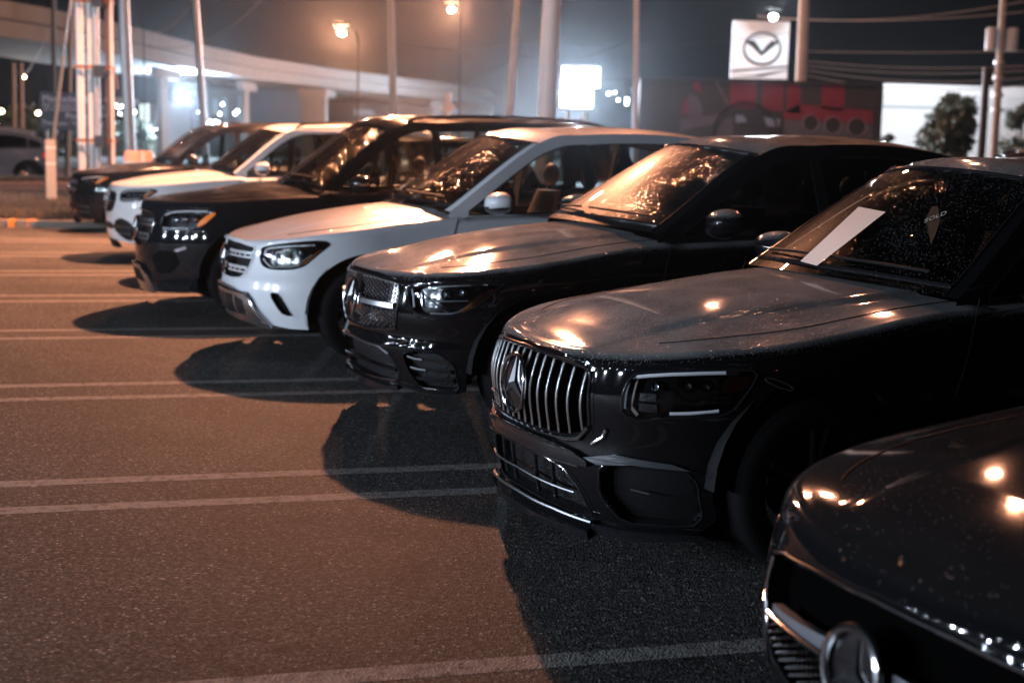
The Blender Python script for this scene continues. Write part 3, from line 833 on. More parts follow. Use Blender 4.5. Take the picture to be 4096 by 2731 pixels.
# boxy black car with upright slats
B_G = [(0, .832), (.2, .828), (.35, .818), (.455, .805), (.478, .787), (.488, .60), (.478, .548), (.44, .520), (.35, .508), (.18, .503), (0, .502)]
B_H = [(.632, .785), (.655, .808), (.70, .820), (.80, .838), (.86, .846), (.888, .846), (.896, .828), (.893, .785), (.885, .741), (.872, .685), (.850, .660), (.762, .647), (.681, .622), (.640, .628), (.618, .655), (.616, .713)]
def b_grille(s):
    e = empty('grille', (0, 0, 0)); e.parent = s.root
    P = smoothpoly(symm(B_G), 1, .12)
    bowl(s, P, .07, BLACKP, 'grille_back', e)
    line(s, P, .010, .0, BLACKG, 'grille_frame', e, closed=True)
    line(s, [(-.485, .57), (-.44, .512), (-.35, .498), (-.18, .493), (0, .492), (.18, .493), (.35, .498), (.44, .512), (.485, .57)], .010, .014, CHROME, 'grille_rim', e)
    line(s, [(-.47, .80), (-.35, .826), (0, .838), (.35, .826), (.47, .80)], .004, .006, CHROME, 'grille_rim', e)
    for i in range(-7, 8):
        y = i*.0655; zt = .822 - .035*(abs(y)/.46)**3; zb = .512 + .03*(abs(y)/.46)**4
        m = MB(); pts = [s.F(y, lerp(zb, zt, k/16), .004 + .014*math.sin(math.pi*min(1, .12 + k/16*.88))) for k in range(17)]
        m.tube(pts, [.0085]*15 + [.0105, .009], 8, flat=.55); 
        o = m.build('grille_slat', CHROME2, e)
        m = MB(); m.grid([[p + Vector((.004, dy, 0)), p + Vector((.05, dy*.3, 0))] for p in pts for dy in (0,)]); m.build('slat_fin', BLACKG, o)
    star(s, .672, .118, .040, e, ring=.009, back=BLACKG)
    line(s, [(.255, .585), (.335, .585)], .008, .026, SATIN, 'grille_badge', e)
def b_lights(s):
    def extra(s, sg, e):
        line(s, [(sg*.645, .80), (sg*.64, .74), (sg*.636, .67), (sg*.66, .635)], .016, -.035, pbr('reflection_brown', (.5, .42, .38), .4), 'inner_reflection', e, flat=.5)  # brown reflection inside the lamp, drawn as a solid arc
        line(s, [(sg*.70, .745), (sg*.755, .748), (sg*.785, .705), (sg*.81, .695), (sg*.85, .715)], .004, -.02, CHROME, 'inner_trim', e)
        for (q0, q1, z0, z1) in ((.665, .715, .70, .73), (.665, .72, .655, .685), (.84, .868, .70, .73)):
            plate(s, [(sg*q0, z0), (sg*q1, z0), (sg*q1, z1), (sg*q0, z1)], -.03, .01, SMOKE, 'led_module', e)
            line(s, [(sg*q0, z1), (sg*q1, z1)], .003, -.026, CHROME2, 'module_edge', e)
        plate(s, [(sg*a, b) for a, b in [(.855, .838), (.875, .842), (.875, .825), (.855, .822)]], -.004, .01, DRL, 'marker', e)
    headlight(s, B_H, drl=[([(.655, .797), (.69, .806), (.75, .818), (.82, .829), (.855, .833)], .0115), ([(.655, .797), (.634, .785), (.628, .72), (.628, .665)], .006), ([(.755, .662), (.80, .668), (.85, .682)], .011)],
              amber=[(.858, .815), (.892, .82), (.888, .765), (.853, .755)], proj=[(.795, .772, .024), (.83, .772, .022), (.715, .76, .02)], extra=extra)
def b_low(s):
    cen = [(0, .40), (.25, .395), (.36, .375), (.44, .30), (.485, .20), (.44, .185), (.2, .195), (0, .20)]
    bowl(s, smoothpoly(symm(cen), 1, .12), .06, MESHB, 'lower_intake', s.root)
    line(s, smoothpoly(symm(cen), 1, .12), .006, .0, BLACKG, 'intake_edge', s.root, closed=True)
    line(s, [(-.49, .185), (-.3, .20), (0, .207), (.3, .20), (.49, .175)], .0085, .035, SATIN, 'intake_bar', s.root)
    line(s, [(-.42, .285), (0, .30), (.42, .285)], .006, .012, SATIN, 'intake_bar', s.root)
    for y in (-.26, -.12, .12, .26): line(s, [(y, .21), (y*1.02, .385)], .010, -.02, BLACKG, 'intake_strut', s.root)
    plate(s, symm([(0, .485), (.25, .48), (.42, .462), (.50, .43), (.50, .41), (.36, .405), (0, .415)]), .030, .05, BLACKG, 'bumper_lip', s.root)
    line(s, [(-.50, .43), (-.42, .457), (-.2, .475), (0, .48), (.2, .475), (.42, .457), (.50, .43)], .0045, .033, CHROME, 'lip_edge', s.root)
    line(s, [(-.46, .405), (0, .418), (.46, .405)], .004, .028, CHROME, 'lip_edge', s.root)
    for sg in (-1, 1):
        C = smoothpoly([(sg*a, b) for a, b in [(.54, .42), (.66, .455), (.79, .44), (.815, .38), (.81, .25), (.78, .20), (.60, .19), (.53, .30)]], 1, .15)
        bowl(s, C, .06, BLACKP, 'corner_intake', s.root); line(s, C, .006, .0, BLACKG, 'corner_intake_edge', s.root, closed=True)
        plate(s, [(sg*a, b) for a, b in ([(.47, .44), (.60, .475), (.76, .462), (.80, .44), (.66, .443), (.54, .425)])], .022, .02, pbr('flic_grey', (.06, .065, .07), .3, 0, .6), 'air_blade', s.root)
        line(s, [(sg*.50, .50), (sg*.545, .535), (sg*.56, .57)], .010, .004, CHROME, 'bumper_crease', s.root)
        line(s, [(sg*.645, .335), (sg*.70, .325)], .004, -.01, SATIN, 'intake_glint', s.root)
        plate(s, [(sg*a, b) for a, b in [(.48, .17), (.62, .165), (.79, .175), (.80, .15), (.62, .12), (.46, .12)]], .02, .03, BLACKG, 'splitter', s.root)
    plate(s, symm([(0, .165), (.3, .16), (.47, .15), (.47, .11), (.3, .12), (0, .125)]), .055, .06, BLACKG, 'splitter', s.root)
    # oval fender badge
    o = MB(); o.tube([s.Sd(.70+.06*math.cos(a), .79+.013*math.sin(a) - .022*math.cos(a), -1, .004) for a in [2*math.pi*i/24 for i in range(24)]], .003, 6, closed=True); o.build('fender_badge', CHROME, s.root)

# large black car with mesh corners
L_G = [(0, .97), (.30, .962), (.40, .93), (.415, .86), (.38, .72), (.31, .65), (.2, .625), (0, .62)]
L_H = [(.50, .945), (.60, .985), (.72, 1.0), (.84, 1.005), (.86, .96), (.83, .87), (.79, .82), (.6, .80), (.50, .803)]
def l_lights(s):
    headlight(s, L_H, drl=[([(.53, .94), (.60, .97), (.72, .985), (.82, .99)], .010), ([(.53, .82), (.60, .815), (.74, .825)], .008)],
              amber=[(.79, .84), (.825, .87), (.865, .95), (.85, .985), (.825, .96), (.79, .88)], proj=[(.60, .90, .035), (.68, .91, .035), (.76, .915, .03)], ambmat=AMBERH)
def l_low(s):
    for sg in (-1, 1):
        C = [(sg*a, b) for a, b in [(.40, .52), (.50, .60), (.66, .60), (.70, .50), (.62, .40), (.48, .38)]]
        C2 = smoothpoly(C, 1); plate(s, C2, .002, .01, VOID, 'corner_mesh', s.root); pn = MB()
        for i in range(14):
            for j in range(11):
                y = sg*(.40 + i*.023); z = .39 + j*.021 + (.01 if i % 2 else 0)
                if inside((y, z), [(a*.985+sg*.008, .49+(b-.49)*.93) for a, b in C2]):
                    c = s.F(y, z, .006); r = .007; pn.add([c+Vector((-.005, 0, 0)), c+Vector((.004, -r, 0)), c+Vector((.004, 0, r)), c+Vector((.004, r, 0)), c+Vector((.004, 0, -r))], [(0, 1, 2), (0, 2, 3), (0, 3, 4), (0, 4, 1)])
        pn.build('mesh_studs', CHROME2, s.root, smooth=False)
        plate(s, [(sg*a, b) for a, b in [(.66, .62), (.74, .66), (.75, .635), (.68, .60)]], .01, .01, CHROME, 'side_blade', s.root)
        plate(s, [(sg*a, b) for a, b in [(.38, .30), (.6, .28), (.75, .30), (.72, .24), (.5, .21), (.38, .22)]], .01, .02, BLACKG, 'lower_corner', s.root)
    sk = plate(s, symm([(0, .46), (.22, .45), (.33, .38), (.40, .22), (.34, .19), (0, .20)]), .025, .04, SATIN, 'skid_plate', s.root)
    plate(s, symm([(0, .41), (.18, .40), (.24, .35), (.26, .29), (0, .30)]), .028, .01, BLACKP, 'skid_opening', sk)
    line(s, [(-.34, .37), (-.22, .445), (0, .455), (.22, .445), (.34, .37), (.40, .22)], .010, .03, CHROME, 'skid_rim', sk)
def l2_low(s):
    for sg in (-1, 1):
        C = smoothpoly([(sg*a, b) for a, b in [(.34, .44), (.42, .53), (.55, .57), (.68, .52), (.75, .40), (.73, .28), (.60, .26), (.44, .36)]], 1)
        plate(s, C, .004, .01, MESHB, 'corner_intake', s.root)
        for z in (.45, .36): line(s, [(sg*.46, z+.01), (sg*.58, z), (sg*.70, z-.01)], .011, .008, SATIN, 'intake_bar', s.root)
    plate(s, symm([(0, .50), (.30, .49), (.36, .44), (.30, .40), (0, .41)]), .004, .01, MESHB, 'lower_intake', s.root)
    plate(s, symm([(0, .27), (.35, .25), (.42, .17), (.3, .15), (0, .15)]), .012, .02, BLACKP, 'splitter', s.root)
W_G = [(0, .93), (.34, .915), (.42, .88), (.43, .80), (.405, .70), (.35, .645), (.2, .62), (0, .615)]
W_H = [(.49, .90), (.56, .935), (.70, .955), (.86, .965), (.875, .93), (.84, .86), (.79, .81), (.6, .785), (.50, .80)]
def w_lights(s):
    headlight(s, W_H, drl=[([(.53, .90), (.60, .925), (.72, .94), (.83, .948)], .009), ([(.53, .82), (.62, .812), (.76, .83)], .008)],
              amber=[(.79, .84), (.82, .87), (.86, .93), (.845, .94), (.81, .90)], proj=[(.60, .87, .03), (.68, .88, .03), (.76, .885, .028)])

# nearest low car: big closed emblem, chrome edge above, single bar
N_G = [(0, .655), (.25, .65), (.46, .63), (.56, .60), (.57, .50), (.54, .40), (.46, .345), (.3, .32), (0, .315)]
def n_grille(s):
    e = empty('grille', (0, 0, 0)); e.parent = s.root
    P = smoothpoly(symm(N_G), 1, .12)
    bowl(s, P, .06, VOID, 'grille_back', e)
    line(s, [(-.55, .61), (-.46, .636), (-.25, .654), (0, .66), (.25, .654), (.46, .636), (.55, .61)], .0055, .008, CHROME, 'grille_rim', e)
    line(s, [(-.55, .60), (-.575, .50), (-.545, .40), (-.47, .345), (-.3, .318), (0, .312), (.3, .318), (.47, .345), (.545, .40), (.575, .5), (.55, .6)], .007, .004, CHROME, 'grille_rim', e)
    for sg in (-1, 1):
        y0, y1 = sorted((sg*.11, sg*.45)); b = plate(s, [(y0, .487), (y1, .480), (y1, .505), (y0, .528)] if sg > 0 else [(y0, .480), (y1, .487), (y1, .528), (y0, .505)], .012, .03, pbr('bar_grey', (.16, .17, .19), .45, .4), 'grille_bar', e)
        line(s, [(y0, .482 if sg < 0 else .487), (y1, .487 if sg < 0 else .482)], .006, .024, CHROME, 'bar_edge', b)
    pins = MB()
    for i in range(-21, 22):
        for j in range(0, 6):
            y = i*.025; z = .45 - j*.021 - (.0105 if i % 2 else 0)
            if math.hypot(y, z-.49) < .15 or not inside((y, z), [(a*.95, .49+(b-.49)*.9) for a, b in P]): continue
            c = s.F(y, z, .002); r = .0065
            pins.add([c+Vector((-.006, 0, 0)), c+Vector((.004, -r, 0)), c+Vector((.004, 0, r)), c+Vector((.004, r, 0)), c+Vector((.004, 0, -r))], [(0, 1, 2), (0, 2, 3), (0, 3, 4), (0, 4, 1)])
    pins.build('grille_studs', CHROME, e, smooth=False)
    star(s, .49, .100, .04, e, ring=.012, back=BLACKG)
N_H = [(.66, .60), (.72, .64), (.82, .67), (.89, .68), (.895, .63), (.87, .56), (.80, .52), (.70, .52)]
def n_lights(s):
    headlight(s, N_H, drl=[([(.68, .60), (.74, .635), (.84, .66)], .008), ([(.70, .53), (.80, .54)], .007)], amber=[(.86, .60), (.885, .62), (.885, .66), (.865, .655)], proj=[(.76, .59, .028), (.82, .60, .026)])
def n_low(s):
    for sg in (-1, 1):
        C = smoothpoly([(sg*a, b) for a, b in [(.60, .44), (.78, .46), (.84, .38), (.80, .26), (.62, .25)]], 1, .15)
        bowl(s, C, .05, MESHB, 'corner_intake', s.root); line(s, C, .008, .004, CHROME, 'corner_intake_edge', s.root, closed=True)
    plate(s, symm([(0, .27), (.45, .27), (.52, .22), (0, .22)]), .004, .01, MESHB, 'lower_intake', s.root)

# ------------------------------------------------------------------ camera
RX, RY = 1024, 682
FPX, HC, PITCH, ROLL = 5500.0, 1.70, R(8.24), R(1.43)
cF = Vector((0, math.cos(PITCH), -math.sin(PITCH))); cR0 = Vector((1, 0, 0)); cU0 = cR0.cross(cF)
cR = cR0*math.cos(ROLL) + cU0*math.sin(ROLL); cU = -cR0*math.sin(ROLL) + cU0*math.cos(ROLL)
CP = Vector((0, 0, HC))
cam = bpy.data.cameras.new('camera'); co = bpy.data.objects.new('camera', cam); COL.objects.link(co)
M = Matrix((cR, cU, -cF)).transposed().to_4x4(); M.translation = CP; co.matrix_world = M
cam.sensor_width = 36; cam.lens = FPX/4096*36; cam.clip_start = .05; cam.clip_end = 2000
cam.dof.use_dof = True; cam.dof.focus_distance = 6.0; cam.dof.aperture_fstop = 2.0; cam.dof.aperture_blades = 9
SC.camera = co; SC.render.resolution_x = RX; SC.render.resolution_y = RY
S_ = 4096/2352
def rayd(px, py): return cF + cR*((px*S_-2048)/FPX) - cU*((py*S_-1365.5)/FPX)
def at(px, py, D):
    """point seen at pixel (photo measured 2352 wide) at world distance y = D"""
    d = rayd(px, py); return CP + d*(D/d.y)
def gnd(px, py, z=0.0):
    d = rayd(px, py); return CP + d*((z-HC)/d.z)
def pxm(D): return D*S_/FPX       # metres per pixel at distance D

# ------------------------------------------------------------------ ground
def ground_mat():
    m, nt, bs = newmat('asphalt'); N = nt.nodes; L = nt.links
    tc = N.new('ShaderNodeTexCoord')
    v = N.new('ShaderNodeTexVoronoi'); v.inputs['Scale'].default_value = 105; L.new(tc.outputs['Object'], v.inputs['Vector'])
    sep = N.new('ShaderNodeSeparateColor'); L.new(v.outputs['Color'], sep.inputs[0])
    cr = N.new('ShaderNodeValToRGB'); e = cr.color_ramp.elements
    e[0].position = 0; e[0].color = (.012, .012, .013, 1); e[1].position = .80; e[1].color = (.095, .093, .090, 1)
    x = e.new(.96); x.color = (.14, .135, .125, 1); x = e.new(1.0); x.color = (.38, .35, .32, 1)
    L.new(sep.outputs[0], cr.inputs[0])
    n = N.new('ShaderNodeTexNoise'); n.inputs['Scale'].default_value = .55; n.inputs['Detail'].default_value = 6; n.inputs['Roughness'].default_value = .65; L.new(tc.outputs['Object'], n.inputs['Vector'])
    mr = N.new('ShaderNodeMapRange'); mr.inputs[1].default_value = .3; mr.inputs[2].default_value = .7; mr.inputs[3].default_value = .55; mr.inputs[4].default_value = 1.2; L.new(n.outputs['Fac'], mr.inputs[0])
    n2 = N.new('ShaderNodeTexNoise'); n2.inputs['Scale'].default_value = 38; n2.inputs['Detail'].default_value = 3; L.new(tc.outputs['Object'], n2.inputs['Vector'])
    mr2 = N.new('ShaderNodeMapRange'); mr2.inputs[1].default_value = .3; mr2.inputs[2].default_value = .7; mr2.inputs[3].default_value = .5; mr2.inputs[4].default_value = 1.45; L.new(n2.outputs['Fac'], mr2.inputs[0])
    mu = N.new('ShaderNodeMath'); mu.operation = 'MULTIPLY'; L.new(mr.outputs[0], mu.inputs[0]); L.new(mr2.outputs[0], mu.inputs[1])
    mx = N.new('ShaderNodeMix'); mx.data_type = 'RGBA'; mx.blend_type = 'MULTIPLY'; mx.inputs[0].default_value = 1
    L.new(cr.outputs[0], mx.inputs[6]); L.new(mu.outputs[0], mx.inputs[7]); L.new(mx.outputs[2], bs.inputs['Base Color'])
    # oil stains in the bays, tyre polish and hairline cracks
    st = N.new('ShaderNodeTexNoise'); st.inputs['Scale'].default_value = 1.3; st.inputs['Detail'].default_value = 5; st.inputs['Distortion'].default_value = .6; L.new(tc.outputs['Object'], st.inputs['Vector'])
    sm = N.new('ShaderNodeMapRange'); sm.inputs[1].default_value = .60; sm.inputs[2].default_value = .72; sm.inputs[3].default_value = 1.0; sm.inputs[4].default_value = .6; L.new(st.outputs['Fac'], sm.inputs[0])
    wv = N.new('ShaderNodeTexNoise'); wv.inputs['Scale'].default_value = 2.5; L.new(tc.outputs['Object'], wv.inputs['Vector'])
    wm = N.new('ShaderNodeMix'); wm.data_type = 'RGBA'; wm.inputs[0].default_value = .12; L.new(tc.outputs['Object'], wm.inputs[6]); L.new(wv.outputs['Color'], wm.inputs[7])
    od = N.new('ShaderNodeTexVoronoi'); od.inputs['Scale'].default_value = 2.1; L.new(tc.outputs['Object'], od.inputs['Vector'])
    om = N.new('ShaderNodeMapRange'); om.inputs[1].default_value = .05; om.inputs[2].default_value = .12; om.inputs[3].default_value = .5; om.inputs[4].default_value = 1.0; L.new(od.outputs['Distance'], om.inputs[0])
    ck = N.new('ShaderNodeTexVoronoi'); ck.feature = 'DISTANCE_TO_EDGE'; ck.inputs['Scale'].default_value = .33; L.new(wm.outputs[2], ck.inputs['Vector'])
    cm = N.new('ShaderNodeMapRange'); cm.inputs[1].default_value = .0; cm.inputs[2].default_value = .004; cm.inputs[3].default_value = .75; cm.inputs[4].default_value = 1.0; L.new(ck.outputs['Distance'], cm.inputs[0])
    m3 = N.new('ShaderNodeMath'); m3.operation = 'MULTIPLY'; mo = N.new('ShaderNodeMath'); mo.operation = 'MULTIPLY'; L.new(sm.outputs[0], mo.inputs[0]); L.new(om.outputs[0], mo.inputs[1]); L.new(mo.outputs[0], m3.inputs[0]); L.new(cm.outputs[0], m3.inputs[1])
    mx3 = N.new('ShaderNodeMix'); mx3.data_type = 'RGBA'; mx3.blend_type = 'MULTIPLY'; mx3.inputs[0].default_value = 1
    L.new(mx.outputs[2], mx3.inputs[6]); L.new(m3.outputs[0], mx3.inputs[7]); L.new(mx3.outputs[2], bs.inputs['Base Color'])
    bs.inputs['Roughness'].default_value = .78; bs.inputs['Specular IOR Level'].default_value = .22
    bp = N.new('ShaderNodeBump'); bp.inputs['Strength'].default_value = .55; bp.inputs['Distance'].default_value = .006
    L.new(v.outputs['Distance'], bp.inputs['Height']); L.new(bp.outputs[0], bs.inputs['Normal'])
    return m
ASPH = ground_mat()
def stripe_mat():
    m = ASPH.copy(); m.name = 'worn_line_paint'; nt = m.node_tree; N = nt.nodes; L = nt.links
    bs = N['Principled BSDF']; src = bs.inputs['Base Color'].links[0].from_socket
    tc = N.new('ShaderNodeTexCoord'); n = N.new('ShaderNodeTexNoise'); n.inputs['Scale'].default_value = 16; n.inputs['Detail'].default_value = 10; n.inputs['Roughness'].default_value = .82
    L.new(tc.outputs['Object'], n.inputs['Vector'])
    mr = N.new('ShaderNodeMapRange'); mr.inputs[1].default_value = .40; mr.inputs[2].default_value = .52; mr.inputs[3].default_value = .12; mr.inputs[4].default_value = .95; L.new(n.outputs['Fac'], mr.inputs[0])
    mx = N.new('ShaderNodeMix'); mx.data_type = 'RGBA'; L.new(mr.outputs[0], mx.inputs[0]); L.new(src, mx.inputs[6]); mx.inputs[7].default_value = (.27, .255, .24, 1)
    L.new(mx.outputs[2], bs.inputs['Base Color']); return m
STR = stripe_mat()
g = MB(); g.add([(-160, -60, 0), (160, -60, 0), (160, 260, 0), (-160, 260, 0)], [(0, 1, 2, 3)])
tag(g.build('ground', ASPH), kind='structure')
us = Vector((math.sin(R(75)), math.cos(R(75)), 0)); ns = Vector((-us.y, us.x, 0))
lines = MB()
for k, (a, b) in enumerate(((4.18, 3.68), (6.90, 6.40), (9.63, 9.13), (12.35, 11.87), (15.0, 14.49), (17.66, 17.17), (20.36, 19.8), (22.9, 22.37))):
    for o in (a, b):
        t1 = 6.0 - k*.6
        P = [ns*(o-.05) + us*(-16), ns*(o+.05) + us*(-16), ns*(o+.05) + us*t1, ns*(o-.05) + us*t1]
        q = MB(); q.grid([[ns*(o-.06) + us*t + Vector((0, 0, .001)), ns*(o+.06) + us*t + Vector((0, 0, .001))] for t in (-16, t1)])
        tag(q.build('parking_line', STR), kind='structure')

# ------------------------------------------------------------------ cars in the row
RZ = math.atan2(.399, .917)
GR = 'cars parked nose out in the row'
# 6: boxy black car in focus
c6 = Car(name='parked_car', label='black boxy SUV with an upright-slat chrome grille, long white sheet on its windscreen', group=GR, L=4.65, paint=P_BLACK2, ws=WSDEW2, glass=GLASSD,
    zc=[(0, .80), (.05, .845), (.3, .92), (.54, .985), (.78, 1.03), (1.18, 1.08), (1.7, 1.12), (2.6, 1.16)],
    zh=[(0, .80), (.3, .86), (.6, .91), (1.0, .96), (1.5, 1.03), (1.8, 1.05), (3, 1.10), (4.6, 1.13)], zb=.16,
    xf=[(.0, .10), (.12, .06), (.25, .02), (.42, .0), (.52, .01), (.66, .0), (.80, .02), (.95, .06)],
    T=[(1.66, 1.09), (2.35, 1.57), (2.8, 1.63), (3.5, 1.65), (4.15, 1.62), (4.4, 1.54), (4.56, 1.15)], holes=[B_G, B_H, [(0, .40), (.25, .395), (.36, .375), (.44, .30), (.475, .21), (.44, .19), (.2, .197), (0, .20)], [(.55, .415), (.66, .445), (.785, .43), (.805, .38), (.80, .25), (.775, .21), (.60, .20), (.54, .30)]],
    grille=b_grille, lights=b_lights, lower=b_low, trim=BLACKG, rimmat=RIMD, flare=.006, Ra=.45, Rt=.36, crease=.014, seats=LEATHD, yt=.60)
c6.build((.04, 5.868, 0), RZ)
# 5: black car, studded grille
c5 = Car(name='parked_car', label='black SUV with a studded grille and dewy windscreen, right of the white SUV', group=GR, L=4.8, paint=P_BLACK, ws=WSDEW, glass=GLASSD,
    zc=[(0, .86), (.04, .90), (.2, .95), (.47, 1.01), (.78, 1.08), (1.27, 1.15), (1.72, 1.18), (2.6, 1.2)],
    zh=[(0, .86), (.3, .90), (.6, .955), (1.0, 1.01), (1.5, 1.08), (1.8, 1.10), (3, 1.14), (4.6, 1.18)], zb=.25,
    xf=[(.0, .12), (.2, .05), (.3, .03), (.48, .0), (.56, .02), (.66, .0), (.80, .02), (.95, .05)],
    T=[(1.68, 1.17), (2.50, 1.655), (3.0, 1.73), (3.6, 1.735), (4.1, 1.67), (4.4, 1.56), (4.72, 1.22)], holes=[D_G, D_H, [(0, .475), (.36, .463), (.455, .43), (.49, .36), (.49, .29), (.42, .265), (0, .276)], [(.56, .45), (.62, .478), (.735, .47), (.778, .41), (.78, .28), (.765, .262), (.63, .262), (.58, .35)]],
    grille=d_grille, lights=d_lights, lower=d_low, trim=BLACKG, crease=.012, seats=LEATHD, rimmat=RIMD, flare=.008)
c5.build((-.981, 8.452, 0), RZ)
# 4: white car
c4 = Car(name='parked_car', label='white SUV with a two-bar grille and bright chrome skid plate', group=GR, L=4.66, paint=P_WHITE, ws=WSGLASS, glass=GLASS, glass2=GLASS,
    holes=[GLC_G, GLC_H, GLC_V], grille=grille_two_bar(GLC_G, (.79, .675), .727, .098, ext=(.485, .44), h=.026, bar=SILVERL), lights=glc_lights, lower=glc_low, cladding=None, zb=.245,
    xf=[(.0, .16), (.2, .10), (.3, .05), (.42, .0), (.52, -.005), (.60, .012), (.66, .005), (.80, .02), (.95, .05)])
c4.build((-2.3, 10.95, 0), RZ)
# 3: large black car
LT = [(1.63, 1.19), (2.44, 1.80), (2.95, 1.875), (4.0, 1.895), (4.75, 1.84), (4.98, 1.74), (5.14, 1.25)]
LZC = [(0, .98), (.04, 1.04), (.2, 1.08), (.5, 1.12), (.9, 1.17), (1.3, 1.20), (1.75, 1.225), (2.6, 1.24)]
LZH = [(0, .98), (.3, 1.01), (.6, 1.05), (1.0, 1.09), (1.5, 1.12), (1.8, 1.13), (3, 1.16), (5.2, 1.2)]
c3 = Car(name='parked_car', label='tall black SUV with glowing amber side markers, directly behind the white SUV', group=GR, L=5.2, wb=3.1, paint=P_NAVY, ws=WSGLASS, glass=GLASS, glass2=GLASS, T=LT, zc=LZC, zh=LZH,
    holes=[L_G, L_H], grille=grille_two_bar(L_G, (.86, .725), .785, .11, h=.034, ext=(.40, .36), frame=BLACKG, bar=CHROME2), lights=l_lights, lower=l_low, zb=.24, rails=CHROME, W=.95, n=2.15, A=1.05)
c3.build((-3.69, 13.41, 0), RZ)
# 2.5: dark car mostly hidden behind car 3
ch = Car(name='parked_car', label='mostly hidden dark car whose windscreen shows over the tall black SUV bonnet', group=GR, paint=P_NAVY, ws=WSGLASS, glass=GLASS, glass2=GLASS,
    holes=[GLC_G, GLC_H], grille=grille_two_bar(GLC_G, (.79, .675), .727, .098), lights=glc_lights, T=[(1.62, 1.13), (2.45, 1.62), (2.9, 1.68), (3.6, 1.69), (4.1, 1.66), (4.35, 1.58), (4.58, 1.16)])
ch.build((-4.75+.917*.62, 16.0+.399*.62, 0), RZ)
# 2: white car
GT = [(1.60, 1.19), (2.34, 1.74), (2.85, 1.83), (3.6, 1.855), (4.4, 1.80), (4.65, 1.70), (4.85, 1.22)]
GZC = [(0, .94), (.04, .985), (.2, 1.03), (.5, 1.09), (.9, 1.15), (1.3, 1.19), (1.75, 1.215), (2.6, 1.22)]
GZH = [(0, .94), (.3, .97), (.6, 1.02), (1.0, 1.07), (1.5, 1.11), (1.8, 1.12), (3, 1.15), (5.2, 1.18)]
c2 = Car(name='parked_car', label='pearl white SUV with a dark round-cornered grille, farther down the row', group=GR, L=4.93, wb=3.0, paint=P_WHITE2, ws=WSGLASS, glass=GLASS, glass2=GLASS, T=GT, zc=GZC, zh=GZH,
    holes=[W_G, W_H], grille=grille_two_bar(W_G, (.785,), .785, .105, h=.018, ext=.40, bar=CHROME), lights=w_lights, lower=l2_low, zb=.22, rails=CHROME, W=.94)
c2.build((-5.6, 18.9, 0), RZ)
# 1: farthest black car
c1 = Car(name='parked_car', label='farthest black SUV of the row, nose beside the grass verge', group=GR, L=4.93, wb=3.0, paint=P_NAVY, ws=WSGLASS, glass=GLASS, glass2=GLASS, T=GT, zc=GZC, zh=GZH,
    holes=[W_G, W_H], grille=grille_two_bar(W_G, (.85, .72), .785, .105, h=.022, ext=.40, frame=BLACKG), lights=lambda s: headlight(s, W_H, drl=[([(.53, .90), (.60, .925), (.72, .94), (.83, .948)], .012)],
      amber=[(.76, .83), (.82, .87), (.87, .945), (.85, .95), (.80, .90)], proj=[(.60, .87, .04), (.70, .88, .04)], ambmat=AMBERH), lower=l2_low, zb=.22, rails=CHROME, W=.94)
c1.build((-7.675, 23.78, 0), RZ)
# 7: nearest low car
N_G = [(a*1.07, b) for a, b in N_G]
c7 = Car(name='parked_car', W=.985, label='low dark car cut off by the picture corner, large round star badge in its grille', group=GR, L=4.8, paint=P_BLACKN, ws=WSDEW2, glass=GLASSD,
    zc=[(0, .66), (.03, .69), (.10, .73), (.22, .775), (.5, .83), (.8, .875), (1.1, .91), (1.7, .97), (2.6, 1.02)],
    zh=[(0, .66), (.10, .68), (.3, .725), (.6, .775), (1.0, .83), (1.5, .89), (1.8, .92), (3, 1.02), (4.8, 1.05)], zb=.18,
    xf=[(.0, .10), (.2, .03), (.35, .01), (.5, .0), (.62, .02), (.66, .03), (.8, .06)],
    T=[(1.75, .94), (2.6, 1.34), (3.0, 1.42), (3.5, 1.42), (4.0, 1.33), (4.3, 1.2), (4.62, 1.06)], holes=[N_G, N_H, [(.62, .43), (.80, .44), (.80, .27), (.63, .27)]],
    grille=n_grille, lights=n_lights, lower=n_low, trim=BLACKG, rimmat=RIMD, Ra=.40, zw=.33, Rt=.335, crease=.012, seats=LEATHD)
c7.build((.845, 3.085, 0), RZ)
# cars behind: dark SUV at left seen from its tail end, grey car beyond it, a car behind the row at right
def behind(px, py, D, **k):
    c = Car(detail=False, interior=k.pop('interior', False), **k)
    p = at(px, py, D); b = Vector((math.sin(R(66.5)), math.cos(R(66.5)), 0)); l = Vector((-b.y, b.x, 0))
    o = Vector((p.x, p.y, 0)) - b*(c.xw+c.wb) + l*c.W
    return c.build((o.x, o.y, k.get('z', 0)), RZ)
behind(66, 394, 41, name='parked_car', label='dark grey coupe-backed SUV with a red tail lamp beyond the verge at far left', paint=P_GREY, glass=GLASSD, glass2=GLASSD, tail=True, wb=2.9, L=4.6,
    T=[(1.6, 1.12), (2.45, 1.56), (2.9, 1.62), (3.4, 1.61), (3.85, 1.52), (4.2, 1.40), (4.5, 1.17)], roofmat=P_GREY, group='cars parked beyond the verge')
behind(30, 372, 47, name='parked_car', label='pale silver roofed car standing behind the dark grey one at far left', paint=pbr('silver_paint', (.45, .46, .48), .3, .5, 1.0), glass=GLASSD, wb=2.8, T=[(1.6, 1.14), (2.4, 1.66), (2.9, 1.74), (3.6, 1.74), (4.2, 1.66), (4.4, 1.56), (4.6, 1.18)], group='cars parked beyond the verge')
cb = Car(name='parked_car', label='dark car standing behind the row at far right, its roof arch against the pale wall', paint=P_GREY, glass=GLASS, glass2=GLASS, detail=False, interior=True, seats=LEATHD, L=4.8)
p = at(2262, 320, 17.5); cb.build((p.x-1.4, p.y-.4, 0), RZ)
